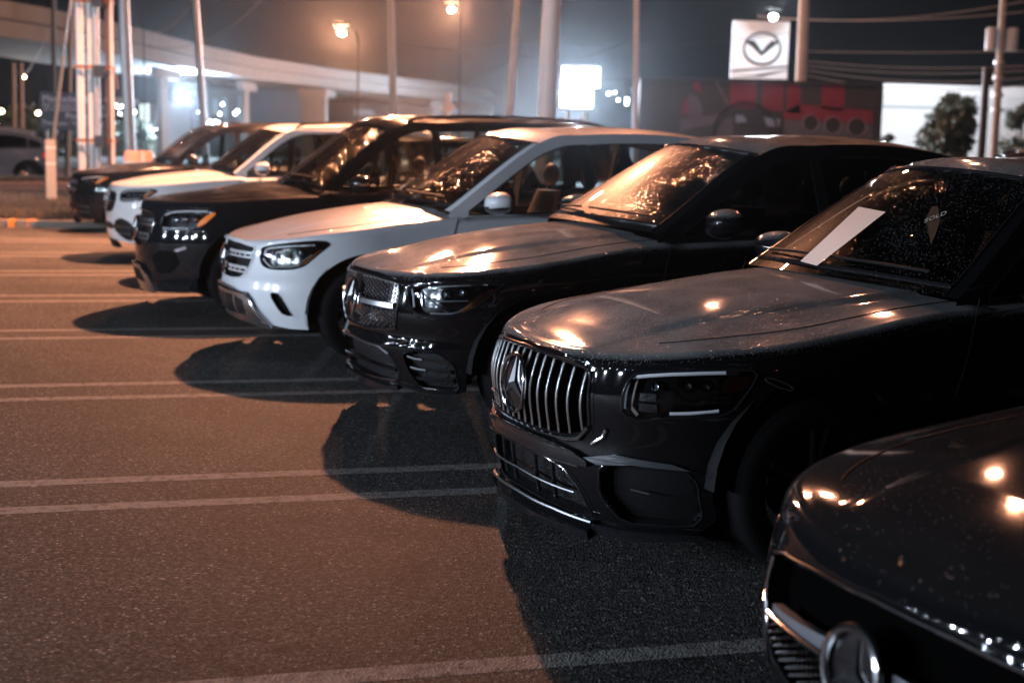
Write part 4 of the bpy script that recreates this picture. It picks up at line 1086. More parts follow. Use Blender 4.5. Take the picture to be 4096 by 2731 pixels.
cc = Car(name='parked_car', label='dark car with chrome window line just behind the boxy SUV roof at right edge', paint=P_NAVY, glass=GLASS, detail=False, interior=True, L=4.8)
p = at(2290, 352, 12.0); cc.build((p.x-1.6, p.y-.6, -.02), RZ)

# paper sheet and hang tag inside car 6 (things lying in / hanging in the car)
def carpt(c, x, y, z): return c.root.matrix_basis @ Vector((x, y, z))
b6 = Vector((math.cos(RZ), math.sin(RZ), 0)); l6 = Vector((-b6.y, b6.x, 0)); o6 = Vector((.04, 5.868, 0))
def w6(x, y, z): return o6 + b6*x + l6*y + Vector((0, 0, z))
def onscreen(px, py, off=0.0):
    """point on the boxy car's windscreen (off > 0: that far inside) along the line of sight of photo pixel"""
    (x0, z0), (x1, z1) = c6.T[0], c6.T[1]; d = rayd(px, py); inv = c6.root.matrix_basis.inverted()
    t = 3.0; last = None
    while t < 14:
        P = inv @ (CP + d*t)
        q = P.y/max(.3, c6.yg(P.z)); k = max(0, 1-q*q); u = max(0, min(1, (P.x+.21*k-x0)/(x1-x0)))
        xx = P.x + .21*k - off*.55; zz = P.z - (.035+.02*u)*k + off*.83
        f = (xx-x0)*(z1-z0) - (zz-z0)*(x1-x0)
        if last is not None and last < 0 <= f: return CP + d*t
        last = f; t += .004
    return CP + d*7
PAPER = pbr('paper', (.66, .62, .57), .6, noise=.06, nscale=30)
q = MB(); cn = [onscreen(*p, -.03) for p in ((1972, 475), (2034, 487), (1876, 610), (1838, 600))]
rws = [[cn[0].lerp(cn[3], i/12).lerp(cn[1].lerp(cn[2], i/12), j/5) - (cn[0]-CP).normalized()*.05*math.sin(math.pi*i/12) for j in range(6)] for i in range(13)]
q.grid(rws); q.grid([[p + (p-CP).normalized()*.002 for p in r] for r in rws])
tag(q.build('paper_sheet', PAPER, smooth=False), 'long white sheet lying across the windscreen of the boxy black SUV', 'paper sheet')
tg = empty('sold_tag', (0, 0, 0)); tag(tg, 'small brown diamond tag reading SOLD on the boxy SUV windscreen', 'tag')
q = MB(); P = [onscreen(*p, -.02) for p in ((2140, 475), (2153, 473), (2160, 503), (2148, 540), (2138, 562), (2130, 525), (2127, 503))]
nrm = (P[1]-P[0]).cross(P[4]-P[0]).normalized()*.0015
n = len(P); q.add(P + [p+nrm for p in P], [tuple(range(n)), tuple(range(2*n-1, n-1, -1))] + [(i, (i+1) % n, n+(i+1) % n, n+i) for i in range(n)])
q.build('card', pbr('tag_brown', (.10, .05, .03), .5), tg, smooth=False)
def text(body, name, mat, parent, org, xd, yd, size, ext=.002, align='CENTER', shear=0.0):
    cu = bpy.data.curves.new(name, 'FONT'); cu.body = body; cu.size = size; cu.align_x = align; cu.align_y = 'CENTER'; cu.extrude = ext; cu.shear = shear
    o = bpy.data.objects.new(name, cu); COL.objects.link(o)
    xd = xd.normalized(); zd = xd.cross(yd).normalized(); yd = zd.cross(xd)
    m = Matrix((xd, yd, zd)).transposed().to_4x4(); m.translation = org; 
    cu.materials.append(mat)
    dg = bpy.context.evaluated_depsgraph_get(); me = bpy.data.meshes.new_from_object(o.evaluated_get(dg))
    bpy.data.objects.remove(o); o = bpy.data.objects.new(name, me); COL.objects.link(o)
    if not me.materials: me.materials.append(mat)
    o.matrix_world = m
    if parent: o.parent = parent
    return o
P0 = onscreen(2145, 500, .125); xd = onscreen(2160, 494, .125)-onscreen(2130, 506, .125); yd = onscreen(2145, 480, .125)-P0
text('SOLD', 'writing', pbr('tag_white', (.35, .35, .35), .5), tg, onscreen(2147, 499, -.03), xd, yd, .042, .0005, shear=.3)

# ------------------------------------------------------------------ background
CONC = pbr('concrete', (.11, .108, .105), .8, noise=.25, nscale=1.2, bump=.3, bscale=14)
WOODP = pbr('weathered_pole', (.30, .28, .26), .75, noise=.3, nscale=3, bump=.4, bscale=30)
GALV = pbr('galvanised_steel', (.45, .46, .47), .5, .6, noise=.2, nscale=4)
WHITEP = pbr('white_painted_steel', (.72, .71, .69), .5, noise=.12, nscale=3)
DARKM = pbr('dark_metal', (.03, .03, .032), .5, .3)
def pole(ptop, pbot, D, r, label, mat=WOODP, name='utility_pole', cat='utility pole', group='poles behind the car row', arms=(), ztop=None, extra=None):
    a, b = at(*ptop, D), at(*pbot, D)
    dirv = (a-b).normalized()
    zt = ztop or max(a.z, 9.5)
    base = b - dirv*(b.z/dirv.z); top = b + dirv*((zt-b.z)/dirv.z)
    e = empty(name, base); tag(e, label, cat, group)
    m = MB(); m.tube([Vector((0, 0, 0)), (top-base)*.5, top-base], [r*1.1, r, r*.85], 12); m.build('shaft', mat, e)
    for (z, w, ang) in arms:
        m = MB(); c = (top-base)*(z/zt); m.tube([c + Vector((-w*math.cos(ang), -w*math.sin(ang), 0)), c + Vector((w*math.cos(ang), w*math.sin(ang), 0))], .06, 6)
        for k in (-.9, -.45, .45, .9): m.tube([c + Vector((k*w*math.cos(ang), k*w*math.sin(ang), .04)), c + Vector((k*w*math.cos(ang), k*w*math.sin(ang), .2))], .04, 6)
        m.build('cross_arm', mat, e)
    if extra: extra(e, top-base, zt)
    return e
pole((1268, 0), (1255, 275), 25, .155, 'thick pale round pole standing just left of the two glowing white panels', WHITEP, 'sign_pole', 'pole')
pole((448, 0), (467, 280), 40, .10, 'leaning grey pole right of the white glare lamp', GALV)
pole((898, 0), (904, 280), 40, .105, 'slim grey pole between the two orange street lamps', WOODP, ztop=7.2, arms=((6.6, .8, .3),))
pole((1189, 0), (1170, 272), 42, .10, 'dim leaning pole left of the thick pale pole', WOODP)
pole((1462, 66), (1460, 305), 42, .08, 'thin dim pole right of the two glowing white panels', WOODP, ztop=7.9)
pole((286, 56), (299, 345), 35, .135, 'dark grey pole beside the bundle of painted columns', GALV)
pole((1847, 0), (1840, 185), 50, .20, 'bright pole lit white and orange right of the winged-badge sign', WOODP, arms=())
def transf(e, tv, zt):
    for sx in (-.36, .36):
        m = MB(); c = tv*(5.6/zt) + Vector((sx, -.1, 0)); m.lathe([(.01, -.4), (.19, -.4), (.2, -.36), (.2, .3), (.15, .36), (.01, .38)], c, 'z', 16); m.build('transformer', pbr('can_grey', (.35, .38, .4), .5), e)
    for z in (3.2, 3.7, 4.3, 4.8):
        m = MB(); c = tv*(z/zt); m.lathe([(.19, -.06), (.2, 0), (.19, .06)], c, 'z', 12); m.build('pole_band', GALV, e)
pole((2301, 58), (2286, 300), 48, .13, 'dark utility pole carrying two grey transformer cans at right', WOODP, ztop=8.3, extra=transf)
pole((2264, 190), (2256, 305), 46, .14, 'short dark pole left of the transformer pole', DARKM, ztop=4.5)
POLED = pbr('dark_wood_pole', (.05, .047, .045), .8)
pole((123, 0), (124, 210), 52, .09, 'thin pole standing above the dark notice board, left one', POLED)
pole((163, 50), (159, 215), 52, .09, 'thin pole above the dark notice board, nearer the painted columns', POLED, arms=((7.6, .5, .4),))
for (x, ya, yb, lb) in ((32, 180, 245, 'leftmost'), (50, 180, 245, 'orange lit')):
    pole((x, ya), (x+1, yb), 70, .09, '%s short thin post at the far left edge' % lb, WOODP, 'post', 'post', 'short posts at the far left', ztop=5.0)

def wire(P0, P1, sag, r, label, mat=None):
    pts = []
    for i in range(25):
        t = i/24; p = P0.lerp(P1, t); p.z -= sag*4*t*(1-t); pts.append(p)
    m = MB(); m.tube(pts, r, 5)
    return tag(m.build('power_line', mat or DARKM, smooth=True), label, 'power line', 'overhead lines')
GW = pbr('lit_wire', (.5, .5, .5), .35, .7)  # lamplight put into the colour of the right-hand lines
ws_ = [((1845, 118, 50), (2352, 118, 46), .05, 'wire running level right of the bright pole, highest of the lit bundle'),
 ((1845, 140, 50), (2352, 152, 46), .15, 'second wire of the lit bundle over the pale building'),
 ((1845, 150, 50), (2352, 163, 46), .18, 'third wire of the lit bundle over the pale building'),
 ((1845, 160, 50), (2352, 180, 46), .25, 'fourth wire of the lit bundle over the pale building'),
 ((1845, 172, 50), (2352, 197, 46), .30, 'lowest wire of the lit bundle, just above the pale building roof'),
 ((1740, 36, 52), (2352, 4, 46), .35, 'high wire rising to the top right corner'),
 ((1740, 40, 52), (2352, 28, 46), .2, 'high faint wire under the one rising to the corner'),
 ((1187, 125, 42), (1462, 82, 41), .6, 'wire passing above the glowing white panels'),
 ((1187, 90, 42), (1845, 70, 50), .5, 'long wire from the dim pole to the bright pole'),
 ((900, 170, 41), (1187, 130, 42), .8, 'sagging wire left of the thick pale pole, lowest'),
 ((900, 122, 41), (1187, 108, 42), .6, 'sagging wire left of the thick pale pole, middle'),
 ((900, 92, 41), (1187, 85, 42), .5, 'sagging wire left of the thick pale pole, upper'),
 ((286, 92, 35), (600, 0, 40), 1.0, 'sagging cable rising from the dark grey pole past the leaning pole'),
 ((286, 62, 35), (455, -10, 40), .8, 'upper cable between the dark grey pole and the leaning pole'),
 ((120, 60, 52), (60, 170, 40), .1, 'slanting guy cable left of the notice board pole'),
 ((1462, 180, 41), (1240, 160, 41), .2, 'short faint wire behind the glowing panels')]
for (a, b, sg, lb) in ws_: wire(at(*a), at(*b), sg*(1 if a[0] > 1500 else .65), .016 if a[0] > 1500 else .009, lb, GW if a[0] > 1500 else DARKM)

# sign tower: bundle of tall painted columns at left
tw = at(222, 380, 31); tw0 = Vector((tw.x, tw.y, 0)); e = empty('sign_tower', tw0)
tag(e, 'bundle of tall white and orange-lit steel columns held by rusty clamps', 'sign tower')
RUST = pbr('rust', (.22, .08, .03), .8, noise=.4, nscale=9)
pm = pxm(31)
for (x0, x1, mt) in ((180, 197, WHITEP), (205, 222, WHITEP), (223, 236, GALV), (246, 250, RUST), (251, 264, WHITEP)):
    c = ((x0+x1)/2-222)*pm; w = (x1-x0)*pm
    m = MB(); m.tube([(c, (0 if mt != GALV else -.12), 0), (c*.99, 0 if mt != GALV else -.12, 6), (c*.98, 0 if mt != GALV else -.12, 12)], w/2, 14); m.build('column', mt, e)
for z in (at(222, 323, 31).z, at(222, 155, 31).z, at(222, 4, 31).z):
    m = MB(); m.box((0, -.17, z), ((264-180)*pm, .06, .06)); m.box((0, .17, z), ((264-180)*pm, .06, .06)); m.build('clamp', RUST, e)
for y in (325, 165, 5):
    m = MB(); z = at(222, y, 31).z; m.box((.16, -.24, z), (.22, .16, .26)); m.tube([(.16, -.24, z), (.3, -.25, z+.1)], .04, 8); m.build('junction_box', DARKM, e)
m = MB(); m.tube([(.34, -.1, 0), (.34, -.1, 12)], .022, 6); m.build('conduit', DARKM, e)
m = MB(); m.tube([(.44, -.1, at(222, 155, 31).z), (.5, -.12, at(222, 180, 31).z), (.53, -.12, at(222, 205, 31).z)], .02, 6); m.build('loose_strap', RUST, e)

# marker post (white left face, orange lit right face) and guy guard
gp = gnd(119, 478); e = empty('marker_post', (gp.x, gp.y, 0), .36); tag(e, 'square pale post with two reflective bands on the grass at left, one face lit orange', 'marker post')
hp = (478-326)*pxm(gp.y)*1.0
m = MB(); m.box((0, 0, hp/2), (.21, .21, hp)); m.box((0, 0, hp+.008), (.23, .23, .03), top=.9); m.build('post_body', pbr('post_cream', (.50, .44, .36), .6, noise=.1), e, smooth=False)
for f in (.90, .665):
    m = MB(); m.box((0, 0, hp*f), (.216, .216, .035)); m.build('reflective_band', pbr('reflective', (.85, .85, .85), .3), e, smooth=False)
e2 = empty('guy_wire', gnd(118, 430)); tag(e2, 'guy wire with an orange plastic guard slanting up behind the marker post', 'guy wire')
o = gnd(118, 430); A = at(121, 328, o.y)-o; Bq = at(146, 128, o.y)-o; Cq = at(166, -20, o.y)-o
m = MB(); m.tube([A-(Bq-A)*.35, A, Bq], .045, 8); m.build('guard', pbr('guard_orange', (.55, .35, .24), .6), e2)
m = MB(); m.tube([Bq, Cq], .012, 5); m.build('cable', GALV, e2)

# dark notice board with pale lettering
pt = at(150, 257, 48); e = empty('notice_board', (pt.x, pt.y, 0)); tag(e, 'dark blue notice board with pale lines of lettering behind the painted columns', 'notice board')
w, h = 112*pxm(48), 85*pxm(48)
m = MB(); m.box((0, 0, pt.z), (w, .12, h)); m.build('panel', pbr('board_blue', (.012, .014, .03), .5), e, smooth=False)
for sx in (-.42, .42):
    m = MB(); m.box((sx*w, .1, pt.z/2), (.1, .1, pt.z)); m.build('leg', DARKM, e, smooth=False)
TX = pbr('board_letters', (.55, .55, .6), .5)
for (s_, x, y, sz, al) in (('Mercedes-Benz Collision', 96, 227, .33, 'LEFT'), ('For commercial', 98, 241, .2, 'LEFT'), ('or a customer', 100, 250, .2, 'LEFT'), ('Pinnacle', 150, 267, .3, 'LEFT'), ('Thank you / Your Service', 96, 282, .2, 'LEFT')):
    p = at(x, y, 47.9)
    text(s_, 'writing', TX, e, Vector((p.x-pt.x, -.075, p.z)), Vector((1, 0, 0)), Vector((0, 0, 1)), sz, .004, al)

# overpass curving away
e = empty('overpass', (0, 0, 0)); tag(e, 'curving concrete flyover crossing behind the lot', 'flyover')
pl = [at(-260, 110, 58), at(75, 110, 68), at(299, 118, 80), at(440, 135, 93), at(588, 155, 107), at(763, 175, 122), at(888, 188, 133), at(1013, 200, 146), at(1100, 212, 162), at(1135, 220, 185)]
pl = [Vector((p.x, p.y, 0)) for p in pl]
rws = []; rp = []
for i, p in enumerate(pl):
    d = (pl[min(i+1, len(pl)-1)]-pl[max(0, i-1)]).normalized(); nv = Vector((d.y, -d.x, 0))
    if nv.y > 0: nv = -nv
    zb_ = 6.0; zt_ = 7.6
    rws.append([p + nv*w_ + Vector((0, 0, z_)) for (w_, z_) in ((0, zb_), (0, zb_+.75), (.45, zb_+.8), (.45, zt_), (.2, zt_), (.2, zt_-.6), (-9, zt_-.6), (-9, zt_), (-9.4, zt_), (-9.4, zb_+.8), (-9, zb_), (0, zb_))])
m = MB(); m.grid(rws); m.build('deck', CONC, e, angle=30)
for (x, D, w_, yoff) in ((725, 121, 50, 0), (690, 128, 26, 4), (545, 106, 10, 3), (345, 86, 12, 3), (1000, 147, 22, 3)):
    p = at(x, 260, D); ww = w_*pxm(D)
    m = MB(); m.box((p.x, p.y+yoff, 2.85), (ww, 1.6, 5.8)); m.box((p.x, p.y+yoff+1, 5.5), (ww*1.25, 6, .6)); m.build('pier', CONC, e, smooth=False)

# glowing white sign panels
PAN = emit('panel_glow', (.9, .96, 1.0), 4)
e_p = at(1325, 200, 62); e = empty('lit_sign', (e_p.x, e_p.y, 0)); tag(e, 'two stacked glowing white sign panels on posts', 'lit sign')
for (x0, x1, y0, y1) in ((1291, 1377, 153, 202), (1288, 1361, 205, 249)):
    a, b = at(x0, y0, 62), at(x1, y1, 62); c = (a+b)/2 - Vector((e_p.x, e_p.y, 0))
    m = MB(); m.box((c.x, 0, c.z), (b.x-a.x, .25, a.z-b.z)); m.build('lit_panel', PAN, e, smooth=False)
    m = MB(); m.box((c.x, .17, c.z), (b.x-a.x+.1, .1, a.z-b.z+.1)); m.build('sign_back', DARKM, e, smooth=False)
m = MB(); m.box((-.4, .3, 2.5), (.2, .2, 5)); m.box((.4, .3, 2.5), (.2, .2, 5)); m.build('sign_post', DARKM, e, smooth=False)

# white pylon sign with winged oval badge
D = 58; a, b = at(1684, 48, D), at(1806, 183, D); c = (a+b)/2; e = empty('badge_sign', (c.x, c.y, 0), R(-4)); tag(e, 'square white sign with a winged oval badge and a diagonal silver band', 'sign')
SW = pbr('sign_white', (.42, .44, .46), .5, noise=.06, nscale=2)
w, h = b.x-a.x, a.z-b.z
m = MB(); m.box((0, 0, c.z), (w, .2, h)); m.build('sign_face', SW, e, smooth=False)
m = MB(); m.box((-w*.3, .2, c.z/2), (.15, .12, c.z)); m.box((w*.3, .2, c.z/2), (.15, .12, c.z)); m.build('sign_post', DARKM, e, smooth=False)
BK = pbr('badge_black', (.012, .013, .014), .5)
bx, bz, rr = (1749-1745)*pxm(D), at(1745, 112, D).z, 40*pxm(D)
m = MB(); m.tube([(bx+rr*math.cos(t), -.13, bz+rr*.86*math.sin(t)) for t in [2*math.pi*i/48 for i in range(48)]], .085, 6, closed=True, flat=.5); m.build('oval', BK, e)
m = MB(); m.tube([(bx-rr*.86, -.13, bz+rr*.36), (bx-rr*.55, -.13, bz+rr*.30), (bx-rr*.28, -.13, bz+rr*.02), (bx, -.13, bz-rr*.30), (bx+rr*.28, -.13, bz+rr*.02), (bx+rr*.55, -.13, bz+rr*.30), (bx+rr*.86, -.13, bz+rr*.36)], [.05, .12, .10, .08, .10, .12, .05], 6); m.build('wings', BK, e)
m = MB(); m.add([(-w/2, -.105, c.z-h*.36), (w/2, -.105, c.z-h*.26), (w/2, -.105, c.z-h*.30), (-w/2, -.105, c.z-h*.40)], [(0, 1, 2, 3)]); m.add([(-w/2, -.106, c.z-h*.47), (-w*.1, -.106, c.z-h*.44), (w/2, -.106, c.z-h*.33), (w/2, -.106, c.z-h*.35), (w*.05, -.106, c.z-h*.47)], [(0, 1, 2, 3, 4)]); m.build('diagonal_band', BK, e, smooth=False)

# large printed banner: car interior picture
D = 44; a, b = at(1470, 182, D), at(2012, 330, D)
zt = at(1740, 190, D).z; zb_ = -.0
cx = (a.x+b.x)/2; e = empty('printed_banner', (cx, D, 0)); tag(e, 'wide printed banner picturing a dashboard, black steering wheel and red panels, beside the pale building', 'banner')
W_ = b.x-a.x; pm = pxm(D)
def bp(px, py, dy=0): p = at(px, py, D); return (p.x-cx, -dy, p.z)
m = MB(); m.box((0, .06, zt/2), (W_, .12, zt)); m.build('board', pbr('print_dark', (.018, .017, .02), .6, noise=.3, nscale=1.5), e, smooth=False)
m = MB(); m.box((0, -.01, zt+.03), (W_+.16, .2, .08)); m.box((W_/2+.04, -.01, zt/2), (.14, .2, zt)); m.build('frame', DARKM, e, smooth=False)
RED = pbr('print_red', (.13, .006, .022), .6, noise=.3, nscale=1.5); MAU = pbr('print_grey', (.06, .055, .07), .6, noise=.3, nscale=2); BLU = pbr('print_blue', (.15, .2, .28), .5)
PBK = pbr('print_black', (.012, .012, .014), .5)
def flat(name, polys, mat, dy):
    for i, P in enumerate(polys):
        m = MB(); F_ = [bp(x, y, dy) for x, y in P]; m.add(F_, [tuple(range(len(P)))]); m.build(name, mat, e, smooth=False)
flat('red_panel', [[(1678, 186), (1738, 187), (1736, 250), (1676, 248)], [(1752, 188), (1800, 190), (1798, 256), (1750, 252)], [(1808, 190), (1838, 192), (1838, 262), (1806, 258)], [(1838, 240), (2005, 255), (2003, 285), (1800, 274), (1800, 256)], [(1888, 193), (1940, 196), (1938, 256), (1886, 250)], [(1568, 245), (1580, 220), (1582, 262), (1566, 262)], [(1588, 190), (1606, 188), (1612, 215), (1596, 205)]], RED, .004)
flat('grey_panel', [[(1582, 215), (1600, 222), (1612, 245), (1612, 270), (1580, 268)], [(1640, 186), (1646, 186), (1674, 238), (1668, 240)], [(1562, 275), (1662, 262), (1640, 285), (1562, 300)], [(1800, 276), (2003, 290), (2003, 322), (1800, 322)], [(1662, 275), (1690, 268), (1690, 322), (1640, 322)], [(1700, 290), (1745, 285), (1775, 322), (1690, 322)]], MAU, .006)
flat('screen', [[(1690, 264), (1708, 266), (1716, 280), (1690, 282)], [(1754, 270), (1792, 274), (1790, 292), (1762, 290)]], BLU, .012)
flat('screen_surround', [[(1684, 256), (1800, 266), (1798, 312), (1684, 312)]], PBK, .009)
m = MB(); cxp, cyp = 1713, 300; m.tube([Vector(bp(cxp+72*math.cos(t), cyp-64*math.sin(t), .02)) for t in [2*math.pi*i/48 for i in range(48)]], 8*pm, 8, closed=True, flat=.25); m.build('steering_wheel_picture', pbr('print_wheel', (.03, .03, .034), .4), e)
for (x, y, r_) in ((1862, 283, 19), (1913, 288, 20), (1968, 292, 22)):
    m = MB(); m.tube([Vector(bp(x+r_*math.cos(t), y-r_*math.sin(t), .012)) for t in [2*math.pi*i/32 for i in range(32)]], 2.2*pm, 6, closed=True, flat=.3); m.build('vent_picture', pbr('print_ring', (.35, .33, .38), .5), e)
    m = MB(); m.lathe([(.001, 0), (.8*r_*pm, 0)], bp(x, y, .009), 'y', 24); m.build('vent_dark', PBK, e)

# pale building at right with bands; shrubs before it
D = 72; a, b = at(2000, 200, D), at(2360, 223, D); e = empty('pale_building', ((a.x+b.x)/2+8, D, 0), R(3)); tag(e, 'long white corrugated building lit at right behind the shrubs', 'building')
zt = a.z
def corr(name, sc=7.0):
    m, nt, bs = newmat(name); N = nt.nodes; L = nt.links
    tc = N.new('ShaderNodeTexCoord'); wv = N.new('ShaderNodeTexWave'); wv.inputs['Scale'].default_value = sc/6.28*3; wv.bands_direction = 'X'; L.new(tc.outputs['Object'], wv.inputs['Vector'])
    bp_ = N.new('ShaderNodeBump'); bp_.inputs['Strength'].default_value = .5; bp_.inputs['Distance'].default_value = .03; L.new(wv.outputs['Fac'], bp_.inputs['Height']); L.new(bp_.outputs[0], bs.inputs['Normal'])
    ns_ = N.new('ShaderNodeTexNoise'); ns_.inputs['Scale'].default_value = .35; ns_.inputs['Detail'].default_value = 6; L.new(tc.outputs['Object'], ns_.inputs['Vector'])
    mx = N.new('ShaderNodeMix'); mx.data_type = 'RGBA'; mx.inputs[6].default_value = (.5, .53, .55, 1); mx.inputs[7].default_value = (.72, .75, .77, 1); L.new(ns_.outputs['Fac'], mx.inputs[0]); L.new(mx.outputs[2], bs.inputs['Base Color'])
    bs.inputs['Roughness'].default_value = .6; return m
m = MB(); m.box((0, 4, zt/2), (26, 8, zt)); m.build('wall', corr('corrugated'), e, smooth=False)
m = MB(); m.box((0, -.06, zt-.10), (26.2, .3, .5)); m.build('fascia', pbr('fascia_white', (.75, .77, .8), .5), e, smooth=False)
m = MB(); m.box((0, -.04, zt-1.0), (26, .12, .16)); m.build('wall_band', pbr('band_grey', (.3, .32, .34), .5), e, smooth=False)
m = MB(); m.box((3.6, -.3, zt-.55), (.9, .5, .35), top=.6); m.build('wall_lamp', DARKM, e, smooth=False)
LEAF = pbr('foliage_dark', (.035, .05, .03), .6, noise=.5, nscale=2)
BARK = pbr('bark', (.08, .06, .05), .8, noise=.3)
def shrub(base, w, h, label, n=900, ls=.13, name='tree', cat='tree', seed=1, ztrunk=.5, lobes=9):
    rnd = random.Random(seed); e = empty(name, base); tag(e, label, cat, 'trees before the pale building')
    t = MB(); t.tube([(0, 0, 0), (.03, 0, h*.3), (0, .02, h*.75)], [.09, .07, .025], 8)
    L_ = []
    for i in range(lobes):
        a = rnd.uniform(0, 6.28); rr = rnd.uniform(.1, .55)*w; zz = rnd.uniform(ztrunk, h*.9)
        rr *= 1.1 - .7*zz/h
        c = Vector((rr*math.cos(a), rr*math.sin(a), zz)); L_.append((c, rnd.uniform(.22, .42)*w*(1.15-.5*zz/h)))
        t.tube([(0, 0, zz*.5), c*.6 + Vector((0, 0, zz*.3)), c], [.04, .025, .01], 6)
    t.build('trunk', BARK, e)
    m = MB()
    for i in range(n):
        c, r_ = rnd.choice(L_); d = Vector((rnd.gauss(0, 1), rnd.gauss(0, 1), rnd.gauss(0, 1))).normalized()
        p = c + d*r_*rnd.uniform(.4, 1.12)**.6
        if p.z < .1: continue
        u = Vector((rnd.gauss(0, 1), rnd.gauss(0, 1), rnd.gauss(0, 1))).normalized(); v = u.cross(d).normalized(); s_ = ls*rnd.uniform(.6, 1.4)
        m.add([p-u*s_, p-v*s_*.5, p+u*s_, p+v*s_*.5], [(0, 1, 2, 3)])
    m.build('crown', LEAF, e, smooth=False)
    return e
p = at(2185, 300, 56); shrub((p.x, p.y, 0), 2.0, at(2185, 214, 56).z*1.0, 'broad dark tree silhouetted on the pale building wall', 4200, .17, seed=3, lobes=20, ztrunk=1.0)
p = at(2345, 300, 54); shrub((p.x, p.y, 0), 1.7, at(2345, 235, 54).z, 'leafy dark tree at the right edge before the pale building', 1500, .14, seed=8, lobes=12)
p = at(2035, 300, 50); shrub((p.x, p.y, 0), .7, at(2035, 287, 50).z, 'small dark bush before the left end of the pale building', 500, .10, name='shrub', cat='bush', seed=5, lobes=6)

# diamond warning sign, barrels
p = at(1029, 250, 48); e = empty('warning_sign', (p.x, p.y, 0)); tag(e, 'back of a diamond road sign on a post, lit orange', 'road sign')
pm = pxm(48); SGN = pbr('sign_back', (.62, .55, .5), .5)
zc_ = at(1029, 247, 48).z
m = MB(); r_ = 17*pm; m.box((0, 0, 0), (r_*2*.76, .03, r_*2*.76)); 
m.build('sign_plate', SGN, e, smooth=False, xf=Matrix.Translation((0, 0, zc_)) @ Matrix.Rotation(R(45), 4, 'Y'))
m = MB(); m.box((0, -.05, zc_/2+.0), (13*pm, .06, zc_+.0)); m.box((0, -.05, zc_+.35), (13*pm, .06, 17*pm)); m.build('post', SGN, e, smooth=False)
for i, (x, lb) in enumerate(((306, 'white and orange traffic drum, left of the pair'), (331, 'orange traffic drum, right of the pair'))):
    p = at(x, 352, 30+i); e = empty('traffic_drum', (p.x, p.y, 0)); tag(e, lb+' behind the farthest car bonnet', 'traffic drum', 'traffic drums'); zt = at(x, 347, 30+i).z
    m = MB(); m.lathe([(.01, 0), (.24, 0), (.23, .3), (.2, zt-.05), (.17, zt), (.01, zt)], (0, 0, 0), 'z', 20); m.build('barrel', pbr('drum_orange', (.6, .32, .22), .6), e)
    for z0 in (.35, .65):
        m = MB(); m.lathe([(.232, z0*zt/.95), (.225, (z0+.14)*zt/.95)], (0, 0, 0), 'z', 20); m.build('white_band', WHITEP, e)

# distant dark buildings with lit windows
WALLD = pbr('dark_wall', (.10, .11, .13), .7, noise=.2, nscale=.5)
SHOP = emit('shop_window_glow', (.85, 1.0, .95), 1.5); SHOP2 = emit('shop_window_dim', (.5, .7, .9), .35)
def block(x0, x1, ytop, D, dep, label, wins, mat=WALLD, name='distant_building'):
    a, b = at(x0, ytop, D), at(x1, ytop, D); h = (a.z+b.z)/2; w = b.x-a.x
    e = empty(name, ((a.x+b.x)/2, D, 0)); tag(e, label, 'building', 'buildings beyond the flyover')
    m = MB(); m.box((0, dep/2, h/2), (w, dep, h)); m.build('wall', mat, e, smooth=False)
    m = MB(); m.box((0, dep/2, h+.1), (w+.4, dep+.4, .3)); m.build('roof', DARKM, e, smooth=False)
    for (u, v, y0, y1, mm) in wins:
        p0, p1 = at(u, y0, D), at(v, y1, D)
        m = MB(); m.box(((p0.x+p1.x)/2-(a.x+b.x)/2, -.05, (p0.z+p1.z)/2), (p1.x-p0.x, .12, p0.z-p1.z)); f = m.build('window', mm, e, smooth=False)
block(480, 690, 205, 150, 14, 'long low building under the flyover left of the broad pier', [(488, 500, 228, 262, SHOP2), (512, 522, 225, 270, SHOP2), (548, 566, 222, 275, SHOP2)])
block(320, 372, 238, 118, 10, 'glass fronted showroom with bright vertical windows left of the white glare', [(322, 328, 240, 275, SHOP), (329, 333, 236, 285, SHOP), (335, 343, 237, 282, SHOP), (322, 343, 287, 310, SHOP2)])
block(755, 1130, 238, 190, 16, 'dark low building beneath the flyover right of the broad pier', [(812, 858, 252, 266, SHOP2), (1010, 1050, 250, 262, SHOP2)])
block(1480, 1560, 200, 120, 12, 'dim block behind the left end of the printed banner', [])
# tall dark treeline far off at left
for i, (x, yt_, lb) in enumerate(((60, 232, 'leftmost'), (140, 225, 'second'), (205, 235, 'third'), (290, 262, 'fourth'))):
    p = at(x, 300, 90+3*i); rn = shrub((p.x, p.y, 0), 4.5, at(x, yt_+35, 90).z, '%s dark tree of the faint line behind the notice board, far left' % lb, 900, .45, seed=20+i, lobes=12); rn['group'] = 'dark trees at far left'

# verge: raised grass island at left with kerb
GRD = pbr('verge_soil', (.05, .042, .03), .9, noise=.4, nscale=5, bump=.5, bscale=20)
ve = [gnd(-60, 521), gnd(60, 522), gnd(150, 524), gnd(240, 524), gnd(330, 520)]
vb = [gnd(-60, 452), gnd(60, 452), gnd(150, 452), gnd(240, 452), gnd(330, 452)]
m = MB(); n = len(ve)
def up(p, z): return Vector((p.x, p.y, z))
m.grid([[up(p, 0) for p in ve], [up(p, .12) for p in ve], [up(p + (q-p)*.06, .13) for p, q in zip(ve, vb)]])
ky = m.build('kerb', pbr('kerb_concrete', (.26, .22, .18), .8, noise=.4, nscale=3)); tag(ky, kind='structure')
m = MB(); m.grid([[up(p + (q-p)*(.06+.94*t), .13 + .03*math.sin(9*t+i)) for i, (p, q) in enumerate(zip(ve, vb))] for t in [k/10 for k in range(11)]])
tag(m.build('verge', GRD), kind='structure')
rnd = random.Random(5)
m = MB()
